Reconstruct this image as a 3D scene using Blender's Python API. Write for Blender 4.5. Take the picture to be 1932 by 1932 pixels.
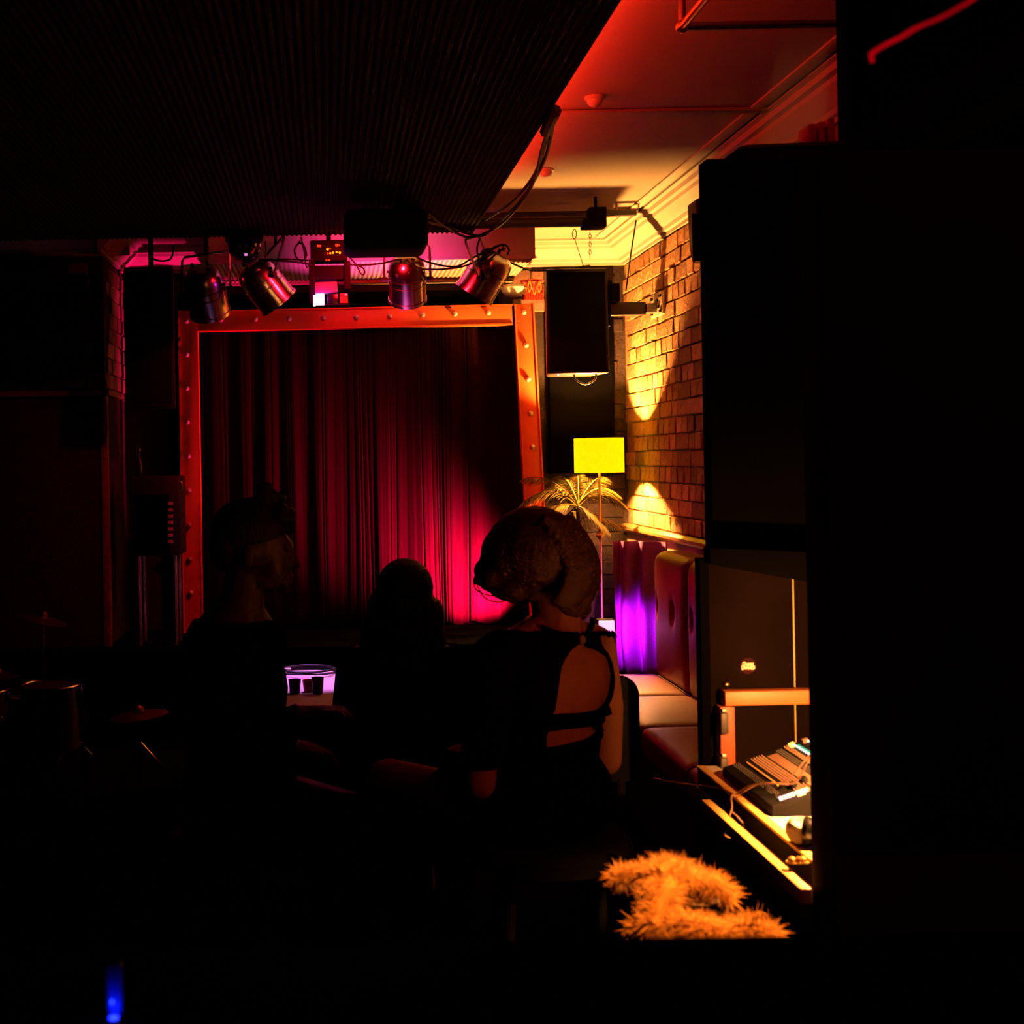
import bpy, bmesh, math, random
import numpy as np
from mathutils import Vector, Matrix
from mathutils.bvhtree import BVHTree

random.seed(7)
rng = np.random.default_rng(7)
PI = math.pi
V = Vector
S = bpy.context.scene
COL = S.collection
for o in list(bpy.data.objects):
    bpy.data.objects.remove(o)

# ------------------------------------------------------------------ camera
CZ = 1.5            # lens height
F = 2400.0          # focal length in pixels of the 1932 frame
PX, PY = 618.0, 870.0   # where the optical axis meets the (cropped) frame
ROLL = 0.018
cam_d = bpy.data.cameras.new('camera')
cam_d.sensor_width = 36.0
cam_d.lens = 36.0 * F / 1932.0
cam_d.shift_x = (966 - PX) / 1932.0
cam_d.shift_y = (PY - 966) / 1932.0
cam_d.clip_start = 0.05
cam_d.dof.use_dof = True
cam_d.dof.focus_distance = 5.2
cam_d.dof.aperture_fstop = 6.0
cam = bpy.data.objects.new('camera', cam_d)
COL.objects.link(cam)
cam.matrix_world = Matrix.Translation((0, 0, CZ)) @ Matrix.Rotation(ROLL, 4, 'Y') @ Matrix.Rotation(PI / 2, 4, 'X')
S.camera = cam

# ------------------------------------------------------------------ world, exposure
w = bpy.data.worlds.new('world')
S.world = w
w.use_nodes = True
w.node_tree.nodes['Background'].inputs[0].default_value = (0.02, 0.25, 1.0, 1)
w.node_tree.nodes['Background'].inputs[1].default_value = 0.004
S.view_settings.view_transform = 'Standard'
S.view_settings.look = 'None'
S.view_settings.exposure = 0.0
S.view_settings.gamma = 1.0
S.view_settings.use_curve_mapping = False
S.cycles.diffuse_bounces = 1
S.cycles.max_bounces = 4
S.cycles.glossy_bounces = 1
S.cycles.transmission_bounces = 2
S.cycles.caustics_reflective = False
S.cycles.caustics_refractive = False
S.cycles.use_adaptive_sampling = True
S.cycles.adaptive_threshold = 0.03

LIGHT_DESK = 75.0
LIGHT_STRIP = 42.0
LIGHT_RED_WASH = 62.0
LIGHT_FOOT = 3600.0
LIGHT_PINK = 620.0
LIGHT_PURPLE = 26.0
LIGHT_BOA = 330.0
LIGHT_STEP = 260.0


def P(px, py, Y):
    """the point seen at pixel (px, py) at distance Y in front of the lens"""
    u, v = px - PX, PY - py
    return V(((u + ROLL * v) * Y / F, Y, CZ + (v - ROLL * u) * Y / F))


# ------------------------------------------------------------------ materials
MATS = {}


def mat(name, col, rough=0.6, metal=0.0, var=0.25, scale=12.0, bump=0.0, bscale=60.0, spec=0.5,
        emit=None, estr=0.0, rnd=0.0, coat=0.0, sheen=0.0, stretch=(1, 1, 1)):
    m = bpy.data.materials.new(name)
    m.use_nodes = True
    nt = m.node_tree
    b = nt.nodes['Principled BSDF']
    b.inputs['Roughness'].default_value = rough
    b.inputs['Metallic'].default_value = metal
    b.inputs['Specular IOR Level'].default_value = spec
    if coat:
        b.inputs['Coat Weight'].default_value = coat
    if sheen:
        b.inputs['Sheen Weight'].default_value = sheen
    tc = nt.nodes.new('ShaderNodeTexCoord')
    mp = nt.nodes.new('ShaderNodeMapping')
    mp.inputs['Scale'].default_value = stretch
    nt.links.new(tc.outputs['Object'], mp.inputs[0])
    nz = nt.nodes.new('ShaderNodeTexNoise')
    nz.inputs['Scale'].default_value = scale
    nz.inputs['Detail'].default_value = 5
    nt.links.new(mp.outputs[0], nz.inputs['Vector'])
    mix = nt.nodes.new('ShaderNodeMix')
    mix.data_type = 'RGBA'
    c0 = [max(0, c * (1 - var)) for c in col]
    c1 = [min(1, c * (1 + var)) for c in col]
    mix.inputs[6].default_value = (*c0, 1)
    mix.inputs[7].default_value = (*c1, 1)
    nt.links.new(nz.outputs['Fac'], mix.inputs[0])
    last = mix.outputs[2]
    if rnd:
        oi = nt.nodes.new('ShaderNodeObjectInfo')
        mr = nt.nodes.new('ShaderNodeMapRange')
        mr.inputs[3].default_value = 1 - rnd
        mr.inputs[4].default_value = 1 + rnd
        nt.links.new(oi.outputs['Random'], mr.inputs[0])
        hs = nt.nodes.new('ShaderNodeHueSaturation')
        nt.links.new(mr.outputs[0], hs.inputs['Value'])
        nt.links.new(last, hs.inputs['Color'])
        last = hs.outputs[0]
    nt.links.new(last, b.inputs['Base Color'])
    if bump:
        n2 = nt.nodes.new('ShaderNodeTexNoise')
        n2.inputs['Scale'].default_value = bscale
        n2.inputs['Detail'].default_value = 6
        nt.links.new(mp.outputs[0], n2.inputs['Vector'])
        bp = nt.nodes.new('ShaderNodeBump')
        bp.inputs['Strength'].default_value = bump
        bp.inputs['Distance'].default_value = 0.01
        nt.links.new(n2.outputs['Fac'], bp.inputs['Height'])
        nt.links.new(bp.outputs[0], b.inputs['Normal'])
    if emit:
        b.inputs['Emission Color'].default_value = (*emit, 1)
        b.inputs['Emission Strength'].default_value = estr
    MATS[name] = m
    return m


M_black = mat('black_paint', (0.004, 0.004, 0.0045), 0.8, spec=0.12)
M_blackgloss = mat('black_gloss', (0.006, 0.006, 0.007), 0.25, spec=0.5)
M_blackcloth = mat('black_cloth', (0.0015, 0.0014, 0.0016), 1.0, spec=0.0)
M_blackplastic = mat('black_plastic', (0.012, 0.012, 0.013), 0.45, spec=0.4, bump=0.1, bscale=300)
M_darkwall = mat('dark_wall', (0.02, 0.015, 0.013), 0.9, spec=0.15, bump=0.15)
M_floor = mat('dark_floorboards', (0.002, 0.0015, 0.0012), 0.9, spec=0.0, bump=0.1, stretch=(8, 1, 1))
M_stage = mat('stage_black', (0.002, 0.002, 0.002), 0.95, spec=0.0)
M_plaster = mat('cream_plaster', (0.42, 0.36, 0.29), 0.85, var=0.06, bump=0.08, bscale=25, spec=0.2)
M_cornice = mat('cornice_paint', (0.52, 0.46, 0.38), 0.7, var=0.08, bump=0.08, bscale=40, spec=0.3)
M_lowwall = mat('pale_lower_wall', (0.5, 0.4, 0.34), 0.5, var=0.15, bump=0.1)
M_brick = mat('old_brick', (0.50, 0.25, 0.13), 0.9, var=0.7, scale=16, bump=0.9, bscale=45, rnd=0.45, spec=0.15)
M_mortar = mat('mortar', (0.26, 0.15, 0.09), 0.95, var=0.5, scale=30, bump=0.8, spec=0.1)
M_darkbrick = mat('dark_brick', (0.022, 0.014, 0.014), 0.9, var=0.5, bump=0.7, bscale=45, rnd=0.4, spec=0.15)  # one dark brick tone, varied per brick
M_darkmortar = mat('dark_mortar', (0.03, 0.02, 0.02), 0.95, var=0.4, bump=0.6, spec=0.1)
M_leftbrick = mat('pier_brick', (0.22, 0.11, 0.09), 0.9, var=0.5, bump=0.7, bscale=45, rnd=0.4, spec=0.15)
M_panel = mat('fluted_panel', (0.012, 0.007, 0.006), 0.85, var=0.15, spec=0.08)
M_canopy = mat('canopy_paint', (0.50, 0.38, 0.31), 0.75, var=0.06, spec=0.25)
M_frame = mat('red_marquee_paint', (0.74, 0.11, 0.022), 0.42, var=0.12, scale=6, bump=0.04, spec=0.4)
M_bulb = mat('clear_bulb', (0.5, 0.42, 0.36), 0.12, var=0.1, spec=0.8, coat=0.6)
M_curtain = mat('red_velvet', (0.007, 0.0003, 0.001), 0.95, var=0.3, scale=60, spec=0.03, stretch=(1, 1, 0.15))
M_steel = mat('polished_steel', (0.62, 0.60, 0.58), 0.22, 1.0, var=0.08)
M_dullsteel = mat('dull_steel', (0.30, 0.29, 0.28), 0.4, 1.0, var=0.15)
M_brass = mat('brass', (0.75, 0.5, 0.2), 0.3, 1.0, var=0.1)
M_rubber = mat('cable_rubber', (0.008, 0.008, 0.008), 0.6, spec=0.3)
M_palm = mat('palm_leaf', (0.045, 0.030, 0.004), 0.6, var=0.35, spec=0.15)
M_pot = mat('dark_pot', (0.03, 0.02, 0.02), 0.4)
M_leather = mat('red_leather', (0.25, 0.028, 0.016), 0.45, var=0.12, scale=30, bump=0.12, bscale=140, spec=0.4)
M_blue = mat('blue_drape', (0.24, 0.07, 0.32), 0.9, var=0.35, scale=120, bump=0.3, bscale=200, spec=0.1)
M_rail = mat('varnished_rail', (0.42, 0.16, 0.06), 0.35, var=0.3, stretch=(12, 1, 12), scale=5)
M_wood = mat('orange_pine', (0.46, 0.13, 0.035), 0.5, var=0.35, scale=5, stretch=(1, 8, 8), bump=0.1)
M_woodv = mat('orange_pine_upright', (0.34, 0.07, 0.025), 0.5, var=0.3, scale=5, stretch=(8, 8, 1), bump=0.1)
M_yellow = mat('yellow_pine', (0.62, 0.38, 0.10), 0.5, var=0.25, scale=4, stretch=(9, 1, 9), bump=0.08)
M_board = mat('scuffed_board', (0.0045, 0.0020, 0.0012), 0.8, var=0.6, scale=7, bump=0.05, bscale=120, spec=0.03)
M_white = mat('white_laminate', (0.82, 0.76, 0.64), 0.4, var=0.04)
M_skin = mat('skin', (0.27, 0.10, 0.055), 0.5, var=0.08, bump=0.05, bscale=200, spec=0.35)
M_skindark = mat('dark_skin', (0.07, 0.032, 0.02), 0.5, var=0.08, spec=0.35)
M_hairdark = mat('dark_hair', (0.010, 0.007, 0.006), 0.6, var=0.4, scale=60, bump=0.5, bscale=90, spec=0.25, stretch=(1, 1, 0.2))
M_hairblond = mat('blond_hair', (0.045, 0.018, 0.008), 0.6, var=0.4, scale=50, bump=0.5, bscale=90, spec=0.25)
M_fur = mat('orange_fur', (0.92, 0.38, 0.085), 0.8, var=0.25, scale=30, spec=0.2)
M_mic = mat('mic_mesh', (0.55, 0.5, 0.44), 0.35, 0.8, var=0.2, scale=300, bump=0.6, bscale=700)
M_amber = mat('amber_glass', (0.5, 0.16, 0.05), 0.1, var=0.3, spec=0.8, coat=0.5)
M_redbead = mat('red_tassel', (0.62, 0.03, 0.015), 0.5, var=0.3)
M_goldtrim = mat('gold_trim', (0.85, 0.55, 0.15), 0.35, 0.6, var=0.2)
M_whitecloth = mat('white_swag_cloth', (0.8, 0.74, 0.66), 0.85, var=0.06)
M_grey = mat('grey_plastic', (0.05, 0.042, 0.038), 0.5, var=0.15)
M_plate = mat('galvanised_plate', (0.62, 0.52, 0.4), 0.45, 0.3, var=0.2)
M_whitegoods = mat('white_plastic', (0.72, 0.66, 0.58), 0.45, var=0.04)
M_blueglass = mat('blue_streak_glass', (0.03, 0.05, 0.4), 0.15, var=0.2, spec=0.8, coat=0.5)
M_shade = mat('lit_yellow_lampshade', (0.6, 0.5, 0.05), 0.9, var=0.02, emit=(1.0, 0.84, 0.0), estr=1.02)
M_lampbulb = mat('lit_lamp_bulb', (1, 0.8, 0.5), 0.5, emit=(1.0, 0.385, 0.075), estr=24000)
M_bulbon = mat('lit_bulb', (1, 0.8, 0.5), 0.5, emit=(1.0, 0.72, 0.3), estr=6)
M_ledpurple = mat('lit_purple_led', (1, 0.6, 1), 0.5, emit=(1.0, 0.42, 1.0), estr=1.7)
M_ledmag = mat('lit_magenta_lens', (1, 0.7, 1), 0.5, emit=(1.0, 0.72, 1.0), estr=1.3)
M_ledblue = mat('lit_blue_button', (0.3, 0.4, 1), 0.5, emit=(0.35, 0.45, 1.0), estr=0.8)
M_ledblue2 = mat('lit_blue_led', (0.1, 0.1, 1), 0.5, emit=(0.0, 0.01, 0.5), estr=0.5)
M_ledcyan = mat('lit_white_button', (0.7, 0.9, 1), 0.5, emit=(0.6, 0.85, 1.0), estr=0.9)
M_ledteal = mat('lit_teal_strip', (0.0, 0.3, 0.4), 0.5, emit=(0.0, 0.14, 0.20), estr=1.0)
M_ledgreen = mat('lit_green_lamp', (0.7, 1, 0.2), 0.5, emit=(0.75, 1.0, 0.15), estr=1.2)
M_ledred = mat('lit_red_led', (1, 0.1, 0), 0.5, emit=(1.0, 0.06, 0.0), estr=0.9)
M_ledamber = mat('lit_amber_led', (1, 0.6, 0), 0.5, emit=(1.0, 0.5, 0.0), estr=1.2)
M_ledstrip = mat('lit_red_strip', (1, 0.05, 0.01), 0.5, emit=(1.0, 0.03, 0.005), estr=4.0)
M_rope = mat('lit_red_rope', (0.6, 0.01, 0.02), 0.4, emit=(0.8, 0.0, 0.012), estr=0.3)
M_print = mat('sticker_print', (1.0, 0.85, 0.6), 0.6, var=0.05)
M_sticker = mat('sticker_brown', (0.020, 0.005, 0.005), 0.8, var=0.1, spec=0.05)
M_knob = mat('pale_knob', (0.20, 0.11, 0.07), 0.5, var=0.2)
M_vinyl = mat('drum_shell', (0.04, 0.02, 0.02), 0.3)
M_step = mat('pale_step_top', (0.72, 0.66, 0.70), 0.6, var=0.12, scale=9, bump=0.05)
M_mirror = mat('mirror_tile', (0.8, 0.76, 0.7), 0.08, 1.0, var=0.05)


M_gel = bpy.data.materials.new('added_flap_gel')  # lets part of the lamp through the added flap
M_gel.use_nodes = True
_nt = M_gel.node_tree
_mx = _nt.nodes.new('ShaderNodeMixShader'); _mx.inputs[0].default_value = 0.5
_tr = _nt.nodes.new('ShaderNodeBsdfTransparent'); _tr.inputs[0].default_value = (0.40, 0.20, 0.08, 1)
_nt.nodes['Principled BSDF'].inputs['Base Color'].default_value = (0.02, 0.01, 0.005, 1)
_nt.links.new(_nt.nodes['Principled BSDF'].outputs[0], _mx.inputs[1])
_nt.links.new(_tr.outputs[0], _mx.inputs[2])
_nt.links.new(_mx.outputs[0], _nt.nodes['Material Output'].inputs[0])


# ------------------------------------------------------------------ mesh builder
class MB:
    def __init__(self):
        self.v, self.f = [], []

    def add(self, vs, fs, M=None):
        n = len(self.v)
        self.v += [(M @ V(p)) if M else V(p) for p in vs]
        self.f += [tuple(i + n for i in f) for f in fs]
        return self

    def box(self, x0, x1, y0, y1, z0, z1, M=None):
        vs = [(x0, y0, z0), (x1, y0, z0), (x1, y1, z0), (x0, y1, z0), (x0, y0, z1), (x1, y0, z1), (x1, y1, z1), (x0, y1, z1)]
        return self.add(vs, [(0, 3, 2, 1), (4, 5, 6, 7), (0, 1, 5, 4), (1, 2, 6, 5), (2, 3, 7, 6), (3, 0, 4, 7)], M)

    def cbox(self, c, s, R=None):
        M = Matrix.Translation(c) @ (R.to_4x4() if R else Matrix.Identity(4))
        a, b, d = s[0] / 2, s[1] / 2, s[2] / 2
        return self.box(-a, a, -b, b, -d, d, M)

    def lathe(self, prof, o, ax, n=20):
        ax = V(ax).normalized()
        t = V((0, 0, 1)) if abs(ax.z) < 0.9 else V((1, 0, 0))
        e1 = ax.cross(t).normalized()
        e2 = ax.cross(e1)
        o = V(o)
        vs = []
        for r, h in prof:
            for k in range(n):
                a = 2 * PI * k / n
                vs.append(o + ax * h + (e1 * math.cos(a) + e2 * math.sin(a)) * max(r, 1e-5))
        fs = []
        for i in range(len(prof) - 1):
            for k in range(n):
                k2 = (k + 1) % n
                fs.append((i * n + k, i * n + k2, (i + 1) * n + k2, (i + 1) * n + k))
        fs.append(tuple(range(n - 1, -1, -1)))
        fs.append(tuple((len(prof) - 1) * n + k for k in range(n)))
        return self.add(vs, fs)

    def cyl(self, a, b, r0, r1=None, n=14):
        a, b = V(a), V(b)
        r1 = r0 if r1 is None else r1
        return self.lathe([(r0, 0), (r1, (b - a).length)], a, b - a, n)

    def cap(self, a, b, r0, r1=None, n=14):
        """tapered capsule"""
        a, b = V(a), V(b)
        r1 = r0 if r1 is None else r1
        L = (b - a).length
        pr = [(r0 * math.sin(t), -r0 * math.cos(t)) for t in (0.02, 0.4, 0.8, 1.2)]
        pr += [(r0, 0), (r1, L)]
        pr += [(r1 * math.cos(t), L + r1 * math.sin(t)) for t in (0.4, 0.8, 1.2, 1.55)]
        return self.lathe(pr, a, b - a, n)

    def ell(self, c, r, rz=0.0, n=18, m=10, R=None):
        if not hasattr(r, '__len__'):
            r = (r, r, r)
        M = Matrix.Translation(c) @ (R.to_4x4() if R else Matrix.Rotation(rz, 4, 'Z'))
        vs, fs = [], []
        for i in range(1, m):
            t = PI * i / m
            for k in range(n):
                a = 2 * PI * k / n
                vs.append((r[0] * math.sin(t) * math.cos(a), r[1] * math.sin(t) * math.sin(a), r[2] * math.cos(t)))
        top, bot = len(vs), len(vs) + 1
        vs += [(0, 0, r[2]), (0, 0, -r[2])]
        for i in range(m - 2):
            for k in range(n):
                k2 = (k + 1) % n
                fs.append((i * n + k, (i + 1) * n + k, (i + 1) * n + k2, i * n + k2))
        for k in range(n):
            k2 = (k + 1) % n
            fs.append((top, k, k2))
            fs.append((bot, (m - 2) * n + k2, (m - 2) * n + k))
        return self.add(vs, fs, M)

    def tube(self, pts, r, n=8, closed=False):
        pts = [V(p) for p in pts]
        N = len(pts)
        rs = r if hasattr(r, '__len__') else [r] * N
        T = []
        for i in range(N):
            a = pts[(i - 1) % N] if closed or i else pts[0]
            b = pts[(i + 1) % N] if closed or i < N - 1 else pts[-1]
            T.append((b - a).normalized())
        t = V((0, 0, 1)) if abs(T[0].z) < 0.9 else V((1, 0, 0))
        e = T[0].cross(t).normalized()
        vs, fs = [], []
        for i in range(N):
            e = (e - T[i] * e.dot(T[i]))
            e = e.normalized() if e.length > 1e-6 else T[i].orthogonal().normalized()
            g = T[i].cross(e)
            for k in range(n):
                a = 2 * PI * k / n
                vs.append(pts[i] + (e * math.cos(a) + g * math.sin(a)) * rs[i])
        for i in range(N if closed else N - 1):
            j = (i + 1) % N
            for k in range(n):
                k2 = (k + 1) % n
                fs.append((i * n + k, i * n + k2, j * n + k2, j * n + k))
        if not closed:
            fs.append(tuple(range(n - 1, -1, -1)))
            fs.append(tuple((N - 1) * n + k for k in range(n)))
        return self.add(vs, fs)

    def prism(self, poly, axis, a0, a1):
        """polygon (2D) extruded along an axis: 'y' -> poly is (x,z); 'x' -> (y,z); 'z' -> (x,y)"""
        n = len(poly)
        def pt(p, a):
            return {'y': (p[0], a, p[1]), 'x': (a, p[0], p[1]), 'z': (p[0], p[1], a)}[axis]
        vs = [pt(p, a0) for p in poly] + [pt(p, a1) for p in poly]
        fs = [tuple(range(n)), tuple(range(2 * n - 1, n - 1, -1))]
        for i in range(n):
            j = (i + 1) % n
            fs.append((i, i + n, j + n, j))
        return self.add(vs, fs)

    def build(self, name, material, parent=None, smooth=0.6, bevel=0.0, seg=2, origin=None, label=None,
              cat=None, group=None, kind=None, data_only=False):
        vs = self.v
        if origin is None:
            if parent is not None:
                origin = parent['_o'] if '_o' in parent else (0, 0, 0)
            elif kind == 'structure' or data_only:
                origin = (0, 0, 0)
            else:
                xs = [p[0] for p in vs]; ys = [p[1] for p in vs]; zs = [p[2] for p in vs]
                origin = ((min(xs) + max(xs)) / 2, (min(ys) + max(ys)) / 2, min(zs))
        origin = V(origin)
        me = bpy.data.meshes.new(name)
        me.from_pydata([tuple(V(p) - origin) for p in vs], [], self.f)
        bm = bmesh.new()
        bm.from_mesh(me)
        bmesh.ops.recalc_face_normals(bm, faces=bm.faces)
        if bevel:
            bmesh.ops.bevel(bm, geom=bm.edges[:], offset=bevel, segments=seg, profile=0.5, affect='EDGES', clamp_overlap=True)
        bm.to_mesh(me)
        bm.free()
        finish(me, material, smooth)
        if data_only:
            return me
        return link(name, me, parent, tuple(origin), label, cat, group, kind)


def finish(me, material, smooth=0.6):
    me.materials.clear()
    me.materials.append(material)
    if smooth:
        me.polygons.foreach_set('use_smooth', [True] * len(me.polygons))
        if smooth < 3:
            me.set_sharp_from_angle(angle=smooth)


def link(name, me, parent=None, origin=(0, 0, 0), label=None, cat=None, group=None, kind=None):
    o = bpy.data.objects.new(name, me)
    COL.objects.link(o)
    po = V(parent['_o']) if (parent is not None and '_o' in parent) else V((0, 0, 0))
    o.location = V(origin) - po
    o['_o'] = tuple(origin)
    if parent is not None:
        o.parent = parent
    if label: o['label'] = label
    if cat: o['category'] = cat
    if group: o['group'] = group
    if kind: o['kind'] = kind
    return o


def thing(name, label, cat, loc, group=None, kind=None):
    o = bpy.data.objects.new(name, None)
    COL.objects.link(o)
    o.empty_display_size = 0.05
    o.location = loc
    o['_o'] = tuple(loc)
    o['label'] = label
    o['category'] = cat
    if group: o['group'] = group
    if kind: o['kind'] = kind
    return o


def spline(pts, n=8):
    pts = [V(p) for p in pts]
    q = [pts[0] * 2 - pts[1]] + pts + [pts[-1] * 2 - pts[-2]]
    out = []
    for i in range(1, len(q) - 2):
        a, b, c, d = q[i - 1], q[i], q[i + 1], q[i + 2]
        for k in range(n):
            t = k / n
            out.append(0.5 * ((2 * b) + (c - a) * t + (2 * a - 5 * b + 4 * c - d) * t * t + (3 * b - a - 3 * c + d) * t ** 3))
    out.append(pts[-1])
    return out


def blob(mb, voxel=0.007, smooth=6, fac=0.5):
    """merge overlapping closed shapes into one continuous skin"""
    me = bpy.data.meshes.new('tmp')
    me.from_pydata([tuple(p) for p in mb.v], [], mb.f)
    bm = bmesh.new(); bm.from_mesh(me)
    bmesh.ops.recalc_face_normals(bm, faces=bm.faces)
    bm.to_mesh(me); bm.free()
    o = bpy.data.objects.new('tmp', me)
    COL.objects.link(o)
    r = o.modifiers.new('r', 'REMESH'); r.mode = 'VOXEL'; r.voxel_size = voxel
    s = o.modifiers.new('s', 'SMOOTH'); s.iterations = smooth; s.factor = fac
    dg = bpy.context.evaluated_depsgraph_get()
    res = bpy.data.meshes.new_from_object(o.evaluated_get(dg))
    bpy.data.objects.remove(o)
    bpy.data.meshes.remove(me)
    return res


def link_world(name, me, material, parent, smooth=3.1, **kw):
    """mesh in world coordinates -> child of parent"""
    org = V(parent['_o'])
    me.transform(Matrix.Translation(-org))
    finish(me, material, smooth)
    o = link(name, me, parent, tuple(org), **kw)
    return o


def lamp(name, kind, loc, power, col, parent=None, size=0.03, aim=None, angle=None, blend=0.3, sx=None, sy=None):
    d = bpy.data.lights.new(name, kind)
    d.energy = power
    d.color = col
    if kind in ('POINT', 'SPOT'):
        d.shadow_soft_size = size
    if kind == 'SPOT':
        d.spot_size = angle
        d.spot_blend = blend
    if kind == 'AREA':
        d.shape = 'RECTANGLE'
        d.size = sx
        d.size_y = sy
    o = bpy.data.objects.new(name, d)
    COL.objects.link(o)
    po = V(parent['_o']) if parent is not None else V((0, 0, 0))
    o.location = V(loc) - po
    if aim is not None:
        o.rotation_euler = (V(aim) - V(loc)).to_track_quat('-Z', 'Y').to_euler()
    if parent is not None:
        o.parent = parent
    return o


# ================================================================== STRUCTURE
XR = 1.82           # right wall
YB = 7.72           # back wall
ZCEIL = 2.80
MB().box(-3.0, 2.0, -1.0, 7.9, -0.1, 0.0).build('floor', M_floor, kind='structure', label='dark wooden floor of the room')
MB().box(-3.0, 2.0, -1.0, 7.9, ZCEIL, ZCEIL + 0.1).build('ceiling', M_plaster, kind='structure', label='pale plaster ceiling lit red and orange')
wall_r = MB().box(XR, XR + 0.15, -1.0, YB + 0.15, 1.085, ZCEIL).build('wall_right', M_mortar, kind='structure', label='bare brick right wall lit yellow by the floor lamp')
MB().box(XR - 0.012, XR + 0.15, -1.0, YB, 0.0, 1.045).build('wall_right_lower', M_lowwall, kind='structure', label='pale lower wall panelling under the dado rail')
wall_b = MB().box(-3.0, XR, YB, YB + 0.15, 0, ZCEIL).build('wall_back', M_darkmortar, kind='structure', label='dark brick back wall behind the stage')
MB().box(-3.1, -2.9, -1.0, YB, 0, ZCEIL).build('wall_left', M_darkwall, kind='structure', label='dark left wall')
LX, LY = -1.22, 7.02
wall_l = MB().box(-2.9, LX, LY, YB, 0, ZCEIL).build('wall_left_pier', M_darkmortar, kind='structure', label='brick pier left of the stage')
MB().box(-2.9, 1.75, 6.86, YB, 0, 0.5).build('floor_stage', M_stage, kind='structure', label='low black stage platform')

# dado rail, cornices, ceiling batten
MB().prism([(XR + 0.01, 1.045), (XR - 0.03, 1.045), (XR - 0.045, 1.06), (XR - 0.045, 1.075), (XR - 0.03, 1.09), (XR + 0.01, 1.09)], 'y', -1.0, YB).build('trim_1', M_rail, kind='structure', label='varnished wooden dado rail along the right wall')
corn = [(0.0, 2.655), (0.018, 2.655), (0.018, 2.672), (0.035, 2.676), (0.04, 2.695), (0.052, 2.702), (0.07, 2.727), (0.095, 2.745), (0.1, 2.762), (0.122, 2.765), (0.128, 2.785), (0.15, 2.788), (0.15, 2.80), (0.0, 2.80)]
MB().prism([(XR + 0.001 - a, b) for a, b in corn], 'y', -1.0, YB).build('trim_2', M_cornice, kind='structure', label='moulded plaster cornice on the right wall')
MB().prism([(YB + 0.001 - a, b) for a, b in corn], 'x', -1.2, XR).build('trim_3', M_cornice, kind='structure', label='moulded plaster cornice on the back wall')
MB().prism([(LX - 0.001 + a, b) for a, b in corn], 'y', LY - 0.15, YB).build('trim_4', M_cornice, kind='structure', label='plaster cornice on the side of the left pier')
MB().prism([(LY + 0.001 - a, b) for a, b in corn], 'x', -2.9, LX + 0.15).build('trim_5', M_cornice, kind='structure', label='plaster cornice on the front of the left pier')
MB().box(0.5, 1.69, 4.76, 4.82, 2.786, 2.80).build('trim_6', M_plaster, kind='structure', label='shallow ceiling batten across the plaster', bevel=0.008)
MB().box(1.605, 1.655, -1.0, YB - .2, 2.790, 2.80).build('trim_7', M_cornice, kind='structure', label='flat ceiling band beside the cornice', bevel=0.004)
MB().box(-2.9, LX + 0.02, LY - 0.025, LY + 0.01, 1.885, 1.915).box(LX - 0.01, LX + 0.025, LY - 0.025, YB, 1.885, 1.915).build('trim_8', M_leftbrick, kind='structure', label='thin picture rail round the left pier')
MB().box(LX - 0.03, LX + 0.012, LY - 0.012, LY + 0.03, 0.0, 1.885).build('trim_9', M_leftbrick, kind='structure', label='tall corner bead of the left pier', bevel=0.008)


# bricks, each its own piece
def brick_data(l, h, t, material, k):
    mb = MB().box(-l / 2, l / 2, -t, 0.0, -h / 2, h / 2)
    me = mb.build('brick', material, bevel=0.006, seg=1, data_only=True, smooth=0)
    for v in me.vertices:
        v.co += V((random.uniform(-.003, .003), random.uniform(-.003, .002), random.uniform(-.003, .003)))
    return me


def brick_field(parent, material, origin, along, normal, length, z0, rows, course=0.0865):
    """courses of bricks; origin at the start on the wall face, along = direction, normal = out of the wall"""
    along, normal = V(along), V(normal)
    R = Matrix((along, -normal, V((0, 0, 1)))).transposed()
    eul = R.to_euler()
    head = [brick_data(0.107, 0.079, 0.009, material, k) for k in range(4)]
    stre = [brick_data(0.223, 0.079, 0.009, material, k) for k in range(4)]
    for r in range(rows):
        s = -random.uniform(0, 0.1)
        z = z0 + (r + 0.5) * course
        heady = r % 3 != 1
        while s < length:
            isH = random.random() < (0.85 if heady else 0.25)
            L = 0.114 if isH else 0.230
            if s + L > length + 0.02:
                L = 0.114; isH = True
                if s + L > length + 0.03:
                    break
            if s > -0.02:
                me = random.choice(head if isH else stre)
                o = bpy.data.objects.new('brick', me)
                COL.objects.link(o)
                o.parent = parent
                o.location = V(origin) + along * (s + L / 2) + V((0, 0, z)) + normal * random.uniform(-0.003, 0.004)
                o.rotation_euler = eul
            s += L


brick_field(wall_r, M_brick, (XR, 7.71, 0), (0, -1, 0), (-1, 0, 0), 1.69, 1.092, 18)
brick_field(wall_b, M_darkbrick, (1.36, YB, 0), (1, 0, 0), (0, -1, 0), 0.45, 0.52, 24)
brick_field(wall_b, M_leftbrick, (1.10, YB, 0), (1, 0, 0), (0, -1, 0), 0.25, 2.38, 3)
brick_field(wall_l, M_leftbrick, (LX, LY, 0), (0, 1, 0), (1, 0, 0), 0.70, 1.925, 8)
brick_field(wall_l, M_leftbrick, (LX - 0.345, LY, 0), (1, 0, 0), (0, -1, 0), 0.34, 1.925, 8)

# fluted suspended panel over the room
PZ, PXE, PYE = 2.62, 0.747, 6.32


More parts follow.
